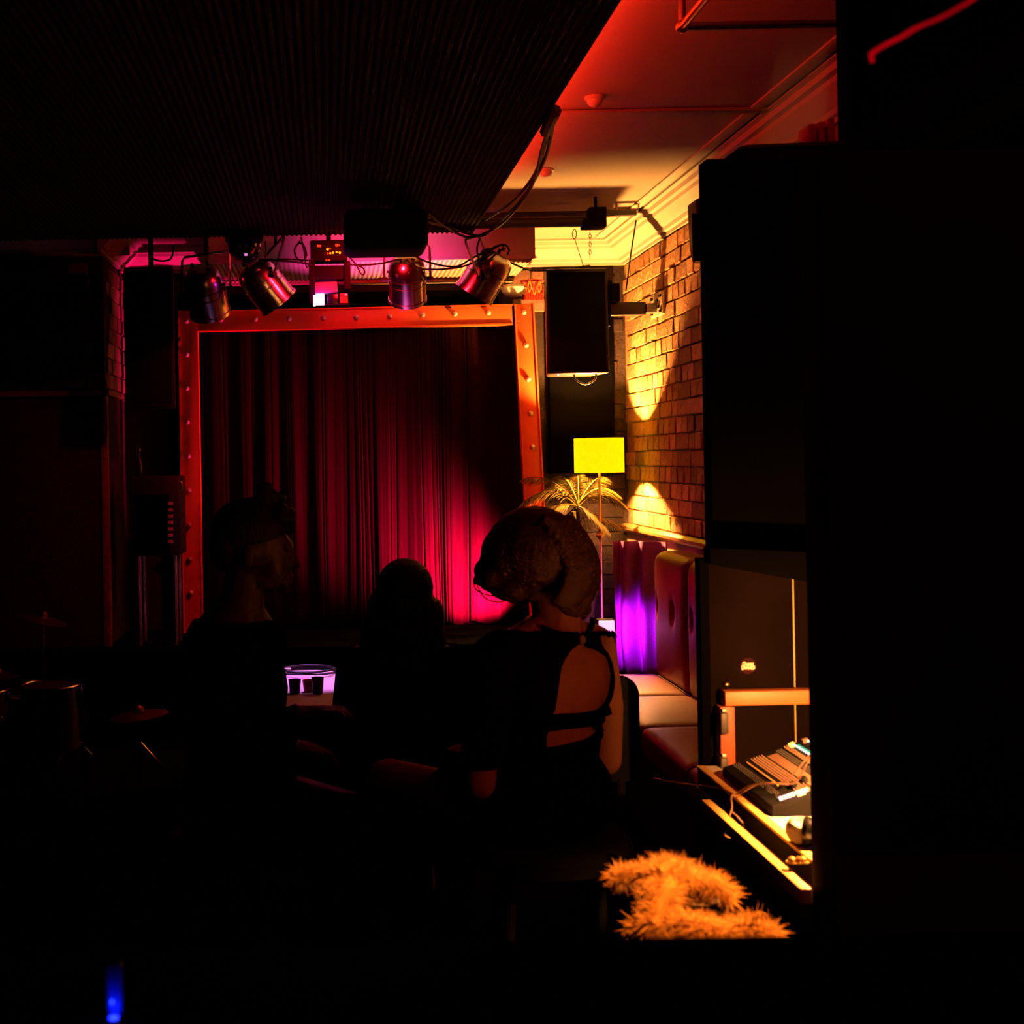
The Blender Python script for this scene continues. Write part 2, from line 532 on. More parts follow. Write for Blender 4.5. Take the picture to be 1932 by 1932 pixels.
def fluted(x0, x1, y0, y1, z, pitch, amp, thick, name, material, **kw):
    n = int((x1 - x0) / pitch)
    pr = [0, .35, 1, 1, .35]
    pts = []
    for i in range(n):
        for k, a in enumerate(pr):
            pts.append((x0 + (i + k / 5) * (x1 - x0) / n, z + amp * (1 - a)))
    pts.append((x1, z + amp))
    poly = pts + [(x1, z + thick), (x0, z + thick)]
    vs, fs = [], []
    m = len(pts)
    for y in (y0, y1):
        vs += [(p[0], y, p[1]) for p in pts]
        vs += [(p[0], y, z + thick) for p in pts]
    for i in range(m - 1):
        fs += [(i, i + 1, 2 * m + i + 1, 2 * m + i), (m + i, 3 * m + i, 3 * m + i + 1, m + i + 1)]
        fs += [(i, m + i, m + i + 1, i + 1), (2 * m + i, 2 * m + i + 1, 3 * m + i + 1, 3 * m + i)]
    fs += [(0, 2 * m, 3 * m, m), (m - 1, 2 * m - 1, 4 * m - 1, 3 * m - 1)]
    return MB().add(vs, fs).build(name, material, smooth=0, **kw)


panel = thing('suspended_ceiling_panel', 'large dark fluted panel hanging below the red lit ceiling', 'ceiling panel', (-1.0, 3, PZ))
fluted(-2.7, PXE, -0.6, PYE, PZ, 0.024, 0.007, 0.03, 'fluted_sheet', M_panel, parent=panel)
MB().box(-2.7, PXE - 0.02, PYE - 0.04, PYE - 0.005, PZ + 0.03, PZ + 0.07).box(PXE - 0.06, PXE - 0.02, -0.6, PYE - 0.05, PZ + 0.03, PZ + 0.05).build('edge_batten', M_black, panel)
for y in (0.5, 3.2, 5.9):
    for x in (-2.2, -0.8, 0.45):
        MB().cyl((x, y, PZ + 0.03), (x, y, ZCEIL), 0.006, n=8).build('hanger_rod', M_dullsteel, panel)
strip = thing('led_strip', 'red light strip lying along the top edge of the fluted panel', 'light strip', (0.70, 3, PZ + 0.05))
MB().box(0.675, 0.725, -0.4, 5.9, PZ + 0.051, PZ + 0.075).build('channel', M_black, strip)
MB().box(0.69, 0.705, -0.4, 5.9, PZ + 0.0755, PZ + 0.079).build('strip_tape', M_ledstrip, strip)
lamp('led_strip_light', 'AREA', (0.70, 2.7, PZ + 0.084), LIGHT_STRIP, (1.0, 0.022, 0.006), strip, aim=(0.75, 2.6, ZCEIL + 0.1), sx=6.3, sy=0.015).rotation_euler = (0, math.radians(-160), PI / 2)
bpy.data.objects['led_strip_light'].rotation_euler = Matrix((V((0, 1, 0)), V((0.95, 0, -0.30)).normalized(), V((-0.30, 0, -0.95)).normalized())).transposed().to_euler()

# stage canopy with a fluted underside
cz = 2.576
can = thing('stage_canopy', 'box canopy over the stage with a fluted underside, lit pink and orange', 'canopy', (0.26, 7.3, cz))
fluted(-0.62, 1.139, 6.865, 7.62, cz, 0.026, 0.006, 0.02, 'fluted_soffit', M_canopy, parent=can)
MB().box(-0.62, 1.139, 6.85, 6.865, cz - 0.004, ZCEIL).build('fascia_board', M_canopy, can, bevel=0.002)
MB().box(-0.62, 1.139, 7.62, YB - 0.001, cz - 0.012, cz + 0.02).build('rear_strip', M_canopy, can, bevel=0.003)
MB().box(1.120, 1.139, 6.865, 7.57, cz + 0.02, ZCEIL).build('side_board', M_canopy, can)
MB().box(-0.62, -0.601, 6.865, 7.57, cz + 0.02, ZCEIL).build('side_board', M_canopy, can)

# ================================================================== STAGE: frame, curtain
FY = 7.5
frame = thing('marquee_frame', 'red painted marquee light frame standing round the stage curtain', 'marquee frame', (P(670, 1200, FY).x, FY, 0.5))
FT = 0.055


def plank(name, a, b, wd, parent):
    """flat board between a and b (points on the front face centre line)"""
    a, b = V(a), V(b)
    d = (b - a).normalized()
    n = V((0, -1, 0))
    s = d.cross(n)
    M = Matrix((s, d, n)).transposed()
    mb = MB().cbox((a + b) / 2 - n * FT / 2, (wd, (b - a).length, FT), M)
    lip = MB()
    for k in (-1, 1):
        lip.cbox((a + b) / 2 + s * k * (wd / 2 - 0.004) + n * 0.005, (0.008, (b - a).length, 0.010), M)
    o = mb.build(name, M_frame, parent, bevel=0.003)
    lip.build('edge_lip', M_frame, o, bevel=0.001, seg=1, origin=parent['_o']) if False else None
    l = lip.build('edge_lip', M_frame, None, origin=o['_o'])
    l.parent = o
    l.location = (0, 0, 0)
    return o


bl = P(354, 586, FY); bl2 = V((bl.x, FY, 0.5))
plank('upright', bl2, bl, 0.116, frame)
plank('beam', P(373, 606, FY), P(967, 593.5, FY), 0.122, frame)
br = P(988.5, 573, FY); br2 = P(1013, 1215, FY + 0.01); br2.z = 0.505
d_ = P(1006, 895, FY) - br
br2 = br + d_ * ((br.z - 0.505) / (br.z - P(1006, 895, FY).z)); br2.y = FY
plank('upright', br2, br, 0.116, frame)
bulb_me = MB().lathe([(0.010, 0), (0.011, 0.006), (0.0145, 0.012), (0.0155, 0.020), (0.013, 0.028), (0.007, 0.033), (0.001, 0.0345)], (0, 0, 0), (0, -1, 0), 12).build('bulb', M_bulb, data_only=True, smooth=1.0)
sock_me = MB().lathe([(0.0165, 0), (0.0165, 0.004), (0.012, 0.006)], (0, 0, 0), (0, -1, 0), 12).build('socket', M_redbead, data_only=True)
bp = [(417, 604), (482, 603), (546, 602), (610, 600.5), (672, 599), (735, 597.5), (797, 595), (858, 593), (921, 591)]
bp += [(352, 607), (353, 670), (353, 733), (354, 797), (356, 861), (357, 925), (358, 990), (359, 1054), (360, 1118), (362, 1182)]
bp += [(988, 590), (992, 652), (996, 716), (1000, 780), (1004, 843), (1008, 907), (1011, 970), (1014, 1034)]
for x, y in bp:
    q = P(x, y, FY)
    o = link('bulb', bulb_me, frame, (q.x, FY, q.z))
    s = link('bulb_socket', sock_me, o, (q.x, FY, q.z))
for x, y in ((999, 581), (978, 605)):
    q = P(x, y, FY)
    MB().ell((q.x, FY, q.z), (0.005, 0.003, 0.005), n=8, m=6).build('screw', M_brass, frame)


def curtain(name, x0, x1, z0, z1, y, seed, label):
    r = np.random.default_rng(seed)
    nx, nz = 420, 26
    xs = np.linspace(0, 1, nx)
    ph = np.zeros(nx)
    for k in range(16):
        c = r.uniform(0.0, 1.0)
        wd = r.uniform(0.0025, 0.005)
        ph -= r.uniform(0.3, 0.9) * np.exp(-((xs - c) / wd) ** 2)
    base = 0.010 * np.sin(xs * 2 * PI * 6 + 1.8 * np.sin(xs * 7 + seed)) + 0.0016 * np.sin(xs * 2 * PI * 19 + 2.4 * np.sin(xs * 9 + seed)) + 0.0005 * np.sin(xs * 2 * PI * 47 + 3 * np.sin(xs * 13))
    vs, fs = [], []
    for j in range(nz):
        t = j / (nz - 1)
        z = z0 + (z1 - z0) * t
        for i in range(nx):
            amp = 0.55 + 0.55 * (1 - t)
            sway = 0.012 * math.sin(xs[i] * 17 + t * 2.2 + seed) * (1 - t)
            yy = y + amp * (base[i] - 0.012 * ph[i]) * 0.8
            zz = z + (0.012 * math.sin(xs[i] * 40 + seed) if j == 0 else 0)
            vs.append((x0 + (x1 - x0) * xs[i] + sway, yy, zz))
    for j in range(nz - 1):
        for i in range(nx - 1):
            a = j * nx + i
            fs.append((a, a + 1, a + nx + 1, a + nx))
    o = MB().add(vs, fs).build(name, M_curtain, smooth=3.1, label=label, cat='curtain', group='red stage curtain halves')
    m = o.modifiers.new('thickness', 'SOLIDIFY'); m.thickness = 0.003
    return o


CY = 7.63
curtain('stage_curtain', -0.86, 0.24, 0.515, 2.38, CY, 3, 'dark red velvet stage curtain, left half in shadow')
curtain('stage_curtain', 0.23, 1.24, 0.515, 2.38, CY + 0.005, 8, 'red velvet stage curtain, right half lit magenta from below')
vb = MB().box(-0.95, 1.05, 7.685, 7.70, 0.5, 2.52).build('black_backdrop', M_blackcloth, label='black backcloth behind the red stage curtain', cat='backdrop')
rodb = MB().cyl((-0.95, 7.66, 2.40), (1.25, 7.66, 2.40), 0.012).build('curtain_rail', M_black, label='black rail carrying the red stage curtain', cat='curtain rail')

# footlight on the stage floor in front of the curtain (behind the woman)
def led_par(name, label, loc, aim, lens_mat, r=0.07):
    loc, aim = V(loc), V(aim)
    d = (aim - loc).normalized()
    t = thing(name, label, 'stage light', (loc.x, loc.y, 0.5))
    c = loc
    MB().lathe([(0.02, -0.10), (r * 0.8, -0.09), (r, -0.06), (r, 0.0), (r * 0.92, 0.0), (r * 0.9, -0.012)], c, d, 20).build('housing', M_blackplastic, t)
    MB().lathe([(r * 0.88, -0.014), (r * 0.88, -0.010)], c, d, 20).build('lens', lens_mat, t)
    s = d.cross(V((0, 0, 1))).normalized()
    f0 = V((c.x, c.y, 0.505))
    MB().tube(spline([c + s * (r + 0.01), V((c.x, c.y, 0.55)) + s * (r + 0.012), f0 + s * (r * .7), f0 - s * (r * .7), V((c.x, c.y, 0.55)) - s * (r + 0.012), c - s * (r + 0.01)], 4), 0.005, 6).build('floor_bracket', M_black, t)
    return t


fl = P(992, 1195, 7.37); fl.z = 0.555
foot = led_par('footlight', 'black footlight on the stage shining magenta up the curtain', fl, (0.74, CY, 0.80), M_ledmag, 0.035)
lamp('footlight_red', 'SPOT', fl + (V((0.74, CY, 0.84)) - fl).normalized() * 0.02, LIGHT_FOOT, (1.0, 0.006, 0.14), foot, size=0.03, aim=(0.86, CY, 0.77), angle=math.radians(80), blend=1.0)

# ================================================================== FLOOR LAMP
lx, ly, lz = 1.541, 7.22, CZ + 0.005
fb = thing('floor_lamp', 'floor lamp with a glowing yellow drum shade and thin brass pole beside the brick wall', 'floor lamp', (lx, ly, 0.5))
SR, SH = 0.1395, 0.098
sh = MB()
vs, fs = [], []
n = 48
for (r, z) in ((SR, -SH), (SR, SH), (SR - 0.004, SH), (SR - 0.004, -SH)):
    vs += [(lx + r * math.cos(2 * PI * k / n), ly + r * math.sin(2 * PI * k / n), lz + z) for k in range(n)]
for i in range(4):
    j = (i + 1) % 4
    for k in range(n):
        k2 = (k + 1) % n
        fs.append((i * n + k, i * n + k2, j * n + k2, j * n + k))
sh.add(vs, fs).build('lamp_shade', M_shade, fb)
MB().ell((lx, ly, lz - .02), (0.022, 0.022, 0.022), n=14, m=10).build('lamp_bulb', M_lampbulb, fb)
MB().lathe([(0.006, -0.03), (0.014, -0.025), (0.014, 0.01), (0.010, 0.02)], (lx, ly, lz - 0.06), (0, 0, 1), 12).build('bulb_cap', M_brass, fb)
sp = MB()
for k in range(3):
    a = 2 * PI * k / 3 + 0.3
    sp.cyl((lx, ly, lz - 0.075), (lx + (SR - 0.003) * math.cos(a), ly + (SR - 0.003) * math.sin(a), lz - 0.075), 0.0025, n=6)
sp.build('shade_spider', M_brass, fb)
zb = P(1130, 1010, ly).z
MB().lathe([(0.11, 0), (0.115, 0.008), (0.10, 0.018), (0.03, 0.028), (0.012, 0.04), (0.0075, 0.06), (0.0075, zb - 0.53), (0.012, zb - 0.52), (0.022, zb - 0.51), (0.026, zb - 0.498), (0.018, zb - 0.485), (0.011, zb - 0.478), (0.013, zb - 0.465), (0.007, zb - 0.455), (0.0065, lz - 0.08 - 0.5), (0.006, lz - 0.06 - 0.5)], (lx, ly, 0.5), (0, 0, 1), 18).build('pole', M_brass, fb)

# black wall panel and objects at the right of the stage
MB().box(1.345, 1.735, YB - 0.05, YB - 0.012, 1.40, 2.56).build('acoustic_panel', M_blackcloth, label='tall black panel on the back wall behind the hanging speaker', cat='wall panel', bevel=0.004)

# ================================================================== PA SPEAKERS
def speaker(name, label, x0, x1, y0, y1, z0, z1, taper=0.05, group=None):
    t = thing(name, label, 'speaker', ((x0 + x1) / 2, (y0 + y1) / 2, z0), group)
    MB().prism([(x0, y0), (x1, y0), (x1 - taper, y1), (x0 + taper, y1)], 'z', z0, z1).build('cabinet', M_blackplastic, t, bevel=0.012, seg=2)
    MB().box(x0 + 0.018, x1 - 0.018, y0 - 0.006, y0 + 0.004, z0 + 0.02, z1 - 0.02).build('grille', M_black, t, bevel=0.004)
    zm = (z0 + z1) / 2
    MB().tube(spline([((x1 - taper * .5) + 0.002, (y0 + y1) / 2 - 0.06, zm), ((x1 - taper * .5) + 0.02, (y0 + y1) / 2 - 0.05, zm), ((x1 - taper * .5) + 0.02, (y0 + y1) / 2 + 0.05, zm), ((x1 - taper * .5), (y0 + y1) / 2 + 0.06, zm)], 4), 0.008, 6).build('handle', M_blackplastic, t)
    return t


sx0, sx1 = P(1031, 600, 6.83).x, P(1149, 600, 6.83).x
sz1, sz0 = P(1090, 506, 6.83).z, P(1090, 705, 6.83).z
spk = speaker('hanging_speaker', 'black speaker hung on a wall bracket above the yellow lamp', sx0, sx1, 6.83, 7.10, sz0, sz1, 0.04)
MB().tube(spline([P(1083, 704, 6.9), P(1086, 716, 6.9), P(1104, 725, 6.9), P(1122, 716, 6.9), P(1125, 703, 6.9)], 5), 0.005, 8).build('carry_ring', M_dullsteel, spk)
MB().ell(P(1053, 707, 6.86), 0.006, n=10, m=6).build('indicator_light', M_ledpurple, spk)
# bracket arm to the right wall
pz = P(1245, 580, 6.89).z
brk = thing('speaker_bracket', 'grey steel arm bolted to the brick wall and holding the hanging speaker', 'bracket', (1.6, 6.9, pz))
MB().box(1.540, 1.735, 6.87, 6.92, pz - 0.040, pz + 0.030).build('arm', M_grey, brk, bevel=0.004)
MB().box(1.527, 1.54, 6.85, 6.94, pz - 0.10, pz + 0.12).build('yoke_plate', M_black, brk, bevel=0.004)
MB().box(1.54, 1.59, 6.84, 6.96, pz + 0.03, pz + 0.13).build('swivel_block', M_black, brk, bevel=0.008)
pl = MB().box(XR - 0.03, XR - 0.013, 6.75, 6.99, pz - 0.05, pz + 0.075).build('wall_plate', M_plate, brk, bevel=0.003)
MB().box(1.735, XR - 0.03, 6.86, 6.93, pz - 0.03, pz + 0.02).build('flange', M_dullsteel, brk)
for (yy, zz) in ((6.78, 0.05), (6.78, -0.03), (6.84, 0.03), (6.95, 0.05), (6.95, -0.03), (6.82, -0.005)):
    o = MB().cbox((XR - 0.034, yy, pz + zz), (0.008, 0.03, 0.014)).build('bolt_slot', M_black, None, origin=brk['_o'])
    o.parent = brk; o.location = (0, 0, 0)
# hanging cables for the speaker
PB = 6.38   # lighting bar distance
MB().tube([P(1200, 416, 6.55), P(1190, 480, 6.7), P(1181, 548, 6.85)], 0.004, 6).build('safety_cable', M_black, label='black safety cable running from the ceiling track down to the speaker bracket', cat='cable')
sc = thing('carabiner_wire', 'thin wire with a carabiner hanging from the bar to the speaker top', 'cable', P(1085, 435, PB))
MB().tube(spline([P(1083, 432, PB), P(1080, 440, PB), P(1081, 448, PB), P(1084, 451, PB), P(1087, 446, PB), P(1087, 438, PB), P(1084, 432, PB)], 4), 0.0025, 6).build('carabiner', M_dullsteel, sc)
MB().tube([P(1084, 450, PB), P(1101, 504, 6.88)], 0.002, 6).build('wire', M_black, sc)
ch = thing('hanging_chain', 'short dark chain dangling from the clamp box on the lighting bar', 'chain', P(1113, 435, PB + .05))
for k in range(7):
    q = P(1113 + 0.3 * (k % 2), 438 + k * 7.5, PB + .05)
    pts = [q + V(((0.006 * math.cos(a)) if k % 2 else 0.0015 * math.cos(a), (0.0 if k % 2 else 0.006 * math.cos(a)), 0.013 * math.sin(a))) for a in np.linspace(0, 2 * PI, 11)[:-1]]
    MB().tube(pts, 0.002, 5, closed=True).build('chain_link', M_dullsteel, ch)

# ================================================================== LIGHTING BAR AND FIXTURES
zbar = P(1030, 420, PB).z
bar = thing('lighting_bar', 'dark horizontal lighting bar under the ceiling with a clamp box', 'lighting bar', (0.2, PB, zbar))
xe = P(1139, 415, PB).x
MB().cyl((-1.0, PB, zbar), (xe, PB, zbar), 0.025, n=16).build('tube', M_grey, bar)
MB().box(xe - 0.11, xe + 0.005, PB - 0.05, PB + 0.05, zbar - 0.035, zbar + 0.005).build('clamp_box', M_black, bar, bevel=0.006)
MB().box(xe - 0.08, xe + 0.005, PB - 0.05, PB + 0.05, zbar + 0.005, zbar + 0.065).build('clamp_post', M_black, bar, bevel=0.004)
for x in (-0.9, 0.0, xe - 0.04):
    MB().cyl((x, PB, zbar), (x, PB, ZCEIL), 0.008, n=8).build('drop_rod', M_black, bar)
tr = thing('ceiling_track', 'thin dark track fixed under the ceiling beyond the lighting bar', 'track', (1.2, 6.55, 2.76))
tx0, tx1 = P(1000, 406, 6.55).x, P(1200, 406, 6.55).x
MB().box(tx0 - .5, tx1, 6.53, 6.57, 2.735, 2.762).build('rail', M_grey, tr, bevel=0.003)
for x in (tx0 - .3, tx1 - 0.1):
    MB().cyl((x, 6.55, 2.76), (x, 6.55, ZCEIL), 0.006, n=8).build('stem', M_dullsteel, tr)


def par_can(label, back, front, r, pivot, top, mtl=M_steel, seed=0):
    back, front, pivot, top = V(back), V(front), V(pivot).normalized(), V(top)
    d = (front - back).normalized()
    L = (front - back).length
    t = thing('par_can', label, 'stage light', tuple(top), 'steel spotlights hanging from the lighting bar')
    k = r
    body = [(k * .25, 0), (k * .62, L * .02), (k * .80, L * .10), (k * .90, L * .20), (k * .94, L * .30), (k * .95, L * .42), (k * .99, L * .43), (k * .99, L * .455), (k * .95, L * .465),
            (k * .95, L * .56), (k * .98, L * .57), (k * .98, L * .585), (k * .955, L * .595), (k * .955, L * .93), (k, L * .935), (k, L), (k * .93, L), (k * .90, L * .62), (k * .2, L * .60)]
    MB().lathe(body, back, d, 28).build('housing', mtl, t, smooth=0.5)
    MB().lathe([(k * .89, L * .80), (k * .6, L * .83), (k * .1, L * .84)], back, d, 24).build('lens', M_blackgloss, t)
    e = d.cross(pivot).normalized()
    for a in (-.35, .35):
        MB().cyl(back + pivot * a * k - d * .01, back + pivot * a * k - d * 0.03, 0.011, 0.008, n=8).build('cable_gland', M_rubber, t)
    for q in range(5):
        a = 2 * PI * q / 5 + seed
        c = back + d * L * .36 + (pivot * math.cos(a) + e * math.sin(a)) * k * .935
        MB().ell(c, 0.008, n=8, m=6).build('vent_hole', M_black, t)
    cen = back + d * L * .50
    w = k + 0.018
    up = V((0, 0, 1))
    pa, pb_ = cen + pivot * w, cen - pivot * w
    ta = top + pivot * w * 0.95
    tb = top - pivot * w * 0.95
    yk = MB()
    pts = [pb_, pb_ + (tb - pb_) * .9, tb + pivot * 0.012, ta - pivot * 0.012, ta + (pa - ta) * .1, pa]
    yk.tube(pts, 0.007, 6)
    yk.build('yoke', M_brass if False else M_dullsteel, t)
    for s_, q in ((1, pa), (-1, pb_)):
        o = MB().cyl(q - pivot * s_ * 0.02, q + pivot * s_ * 0.012, 0.012, n=10).build('pivot_knob', M_blackplastic, t)
    MB().cyl(top, (top.x, PB, zbar - 0.02), 0.008, n=8).build('hanger', M_black, t)
    MB().cyl((top.x, PB - 0.03, zbar), (top.x, PB + 0.03, zbar), 0.032, n=12).build('hook_clamp', M_black, t)
    return t


q = PB
par_can('leftmost steel spotlight, hanging in front of the frame corner', P(378, 506, q - .02) , P(398, 592, q + .12), 0.107, (1, 0, 0.12), P(388, 480, q), seed=.3)
par_can('dark steel spotlight tilted to the right, beside the mirror ball', P(470, 500, q), P(527, 572, q + .06), 0.107, (0.5, -1, 0.3), P(520, 462, q), seed=1)
par_can('shiny steel spotlight in the middle with purple reflections', P(767, 486, q - .02), P(769, 566, q + .12), 0.100, (1, 0, 0), P(768, 462, q), seed=.8)
par_can('rightmost steel spotlight tilted to the left over the frame', P(942, 478, q), P(893, 556, q + .05), 0.107, (0.45, 1, 0.3), P(890, 448, q), seed=.2)
ws = thing('wash_light', 'small black wash light hanging under the fluted panel behind the projector', 'stage light', (0.2, 5.9, 2.5))
wd_ = (V((0.0, FY, 1.6)) - V((0.2, 5.90, 2.5))).normalized()
MB().lathe([(.02, -.12), (.05, -.11), (.06, -.07), (.06, 0), (.055, 0), (.05, -.02)], (0.2, 5.90, 2.5), wd_, 20).build('housing', M_black, ws)
MB().lathe([(.048, -.018), (.048, -.014)], (0.2, 5.90, 2.5), wd_, 20).build('lens', M_ledred, ws)
MB().cyl((0.2, 5.83, 2.52), (0.2, 5.83, PZ + .002), .008, n=8).build('stem', M_black, ws)
lamp('wash_light_beam', 'SPOT', V((0.2, 5.90, 2.5)) + wd_ * .02, LIGHT_RED_WASH, (1.0, 0.004, 0.012), ws, size=0.05, aim=(0.16, FY, 1.55), angle=math.radians(140), blend=0.9)

# projector hanging under the fluted panel
pj = thing('projector', 'black projector hanging on a pole under the fluted panel', 'projector', P(729, 375, 5.4))
a, b = P(650, 470, 5.4), P(808, 385, 5.4)
MB().box(a.x, b.x, 5.4, 5.68, a.z, b.z - 0.01).build('body', M_black, pj, bevel=0.035, seg=4)
MB().box(P(745, 400, 5.4).x, P(795, 400, 5.4).x, 5.45, 5.6, b.z - 0.02, P(770, 373, 5.4).z).build('hump', M_black, pj, bevel=0.012)
MB().cyl(P(735, 380, 5.5), (P(735, 380, 5.5).x, 5.5, PZ + 0.02), 0.018, n=12).build('pole', M_black, pj)
MB().cyl(P(700, 430, 5.66), P(700, 430, 5.73), 0.04, n=16).build('lens_barrel', M_blackgloss, pj)
for k in range(5):
    MB().box(a.x + 0.06 + k * 0.012, a.x + 0.066 + k * 0.012, 5.396, 5.402, a.z + 0.06, b.z - 0.07).build('vent_slot', M_blackgloss, pj)

# mirror ball effect
mc = P(461, 462, 6.2)
mb_ = thing('mirror_ball', 'mirror ball under a black motor housing between the two left spotlights', 'mirror ball', tuple(mc + V((0, 0, -.09))))
MB().lathe([(0.02, 0.13), (0.085, 0.12), (0.092, 0.09), (0.092, 0.02), (0.085, 0.012)], mc, (0, 0, 1), 24).build('motor_housing', M_black, mb_)
MB().ell(mc, 0.078, n=24, m=14).build('ball', M_blackgloss, mb_)
tl = MB()
for i in range(8, 17):
    th = PI * (i + .5) / 18
    nn = max(6, int(26 * math.sin(th)))
    for k in range(nn):
        ph = 2 * PI * k / nn
        d = V((math.sin(th) * math.cos(ph), math.sin(th) * math.sin(ph), math.cos(th)))
        R = d.to_track_quat('Z', 'Y').to_matrix()
        tl.cbox(mc + d * 0.080, (0.014, 0.014, 0.003), R)
tl.build('mirror_tiles', M_mirror, mb_, smooth=0, kind='stuff')
MB().cyl(mc + V((0, 0, .12)), (mc.x, 6.2, PZ + .001), 0.01, n=8).build('stem', M_black, mb_)

# LED effect fixture
ef = thing('led_effect_light', 'black multi-lens effect light with a glowing magenta lens', 'stage light', tuple(P(617, 575, 6.25)))
EY = 6.25
def pbox(x0, x1, y0, y1, Y0, Y1, name, m, parent, bev=0.003, **kw):
    """box whose front face covers the given picture area at distance Y0"""
    a, b = P(x0, y1, Y0), P(x1, y0, Y0)
    return MB().box(a.x, b.x, Y0, Y1, a.z, b.z).build(name, m, parent, bevel=bev, **kw)
pbox(586, 655, 452, 492, EY, EY + .12, 'control_box', M_black, ef, 0.006)
pbox(584, 594, 492, 572, EY, EY + .10, 'side_arm', M_black, ef)
pbox(650, 661, 492, 546, EY - .01, EY + .12, 'side_arm', M_black, ef, 0.006)
pbox(592, 650, 500, 528, EY + .01, EY + .10, 'upper_housing', M_black, ef, 0.005)
fp = MB()
c0, c1, c2, c3 = P(591, 554, EY + .005), P(637, 550, EY + .005), P(635, 528, EY + .05), P(591, 533, EY + .05)
fp.add([c0, c1, c2, c3, c0 + V((0, .02, -.005)), c1 + V((0, .02, -.005)), c2 + V((0, .02, 0)), c3 + V((0, .02, 0))], [(0, 1, 2, 3), (7, 6, 5, 4), (0, 4, 5, 1), (1, 5, 6, 2), (2, 6, 7, 3), (3, 7, 4, 0)])
fp.build('tilted_plate', mat('pale_metal_plate', (0.6, 0.5, 0.6), 0.3, 0.4, var=0.3, scale=25), ef)
l1 = pbox(596, 612, 554, 576, EY - .004, EY + .03, 'lit_lens', M_ledmag, ef, 0.004, label='glowing magenta white lens')
pbox(591, 595.5, 557, 577, EY - .004, EY + .03, 'lit_edge', M_ledmag, ef, 0.002)
pbox(618, 638, 554, 574, EY, EY + .03, 'dark_lens', M_blackgloss, ef, 0.004)
pbox(641, 656, 553, 572, EY, EY + .03, 'amber_lens', M_amber, ef, 0.004)
pbox(588, 660, 572, 577, EY + .002, EY + .08, 'base_plate', M_black, ef, 0.002)
for (x, y, m, r) in ((618, 470, M_ledamber, .007), (623, 469, M_ledred, .005), (635, 463, M_ledred, .007), (639, 463, M_ledred, .005), (600, 464, M_ledred, .006), (604, 464, M_ledred, .006), (628, 477, M_ledamber, .006),
                     (618, 478, M_ledred, .005), (623, 478, M_ledamber, .005), (635, 476, M_ledamber, .005), (641, 477, M_ledamber, .006), (616, 491, M_ledred, .005), (621, 491, M_ledred, .005)):
    MB().ell(P(x, y, EY - .002), (r, .004, r), n=8, m=6).build('indicator_led', m, ef)
MB().cyl(P(620, 455, EY + .05), (P(620, 455, EY + .05).x, PB, zbar), 0.012, n=8).build('hanger', M_black, ef)

# ceiling cables
def cable(name, label, pts, r=0.006, m=M_rubber, group=None, n=8):
    return MB().tube(spline(pts, n), r, 7).build(name, m, label=label, cat='cable', group=group)


cable('power_cable', 'upper black cable sagging from the panel edge to the rightmost spotlight', [P(1044, 217, 4.1), P(1030, 268, 4.5), P(1005, 335, 5.1), P(960, 385, 5.8), P(905, 420, 6.2), P(868, 432, 6.3), P(815, 412, 6.0), P(806, 408, 5.6)], 0.007)
cable('power_cable', 'middle black cable following the panel edge down to the hook clamp', [P(1046, 217, 4.1), P(1028, 300, 4.75), P(985, 375, 5.5), P(935, 425, 6.2), P(905, 445, 6.35), P(850, 430, 6.1), P(806, 418, 5.6)], 0.007)
cable('power_cable', 'lower black cable bundled beside the panel edge', [P(1047, 219, 4.1), P(1024, 275, 4.55), P(1003, 352, 5.2), P(955, 415, 6.0), P(915, 440, 6.3), P(880, 447, 6.3), P(835, 425, 5.9), P(807, 402, 5.6)], 0.006)
cable('slack_cable', 'long black cable looping between the middle and right spotlights', [P(768, 490, 6.3), P(775, 497, 6.28), P(800, 508, 6.3), P(862, 505, 6.33), P(900, 492, 6.3), P(930, 470, 6.3), P(948, 462, 6.3), P(950, 470, 6.32)], 0.005)
cable('slack_cable', 'black cable sagging from the projector to the right spotlight', [P(765, 468, 5.7), P(800, 492, 6.0), P(858, 503, 6.25), P(895, 485, 6.3), P(945, 462, 6.32), P(960, 470, 6.33), P(957, 482, 6.33)], 0.005)
cable('slack_cable', 'thin black cable from the right spotlight to the hanging speaker top', [P(952, 490, 6.45), P(985, 505, 6.6), P(1010, 511, 6.75), P(1060, 508, 6.85), P(1098, 503, 6.9), P(1112, 501, 6.95)], 0.005)
cable('slack_cable', 'black cable stretched from the left spotlight to the effect light', [P(490, 492, 6.25), P(530, 492, 6.2), P(570, 496, 6.22), P(588, 500, 6.24)], 0.005)
cable('slack_cable', 'second black cable stretched just above the left one to the effect light', [P(488, 490, 6.27), P(540, 489, 6.22), P(580, 491, 6.22), P(590, 490, 6.24)], 0.004)
cable('slack_cable', 'black cable stretched from the effect light to the middle spotlight', [P(655, 499, 6.24), P(685, 500, 6.24), P(720, 497, 6.26), P(745, 491, 6.3), P(757, 490, 6.34)], 0.005)
cable('slack_cable', 'black cable drooping in a loop beside the effect light', [P(655, 480, 6.24), P(672, 500, 6.24), P(680, 515, 6.24), P(686, 518, 6.24), P(688, 512, 6.24), P(684, 505, 6.24), P(676, 502, 6.24)], 0.004)
cable('slack_cable', 'coiled black cable hanging left of the effect light', [P(566, 455, 6.3), P(556, 470, 6.28), P(560, 487, 6.26), P(572, 492, 6.26), P(578, 480, 6.26), P(572, 462, 6.28), P(564, 458, 6.3)], 0.005)
cable('slack_cable', 'black cable dropping from the panel to the effect light arm', [P(568, 448, 6.3), P(573, 470, 6.26), P(577, 500, 6.24), P(580, 504, 6.24), P(585, 492, 6.24)], 0.004)
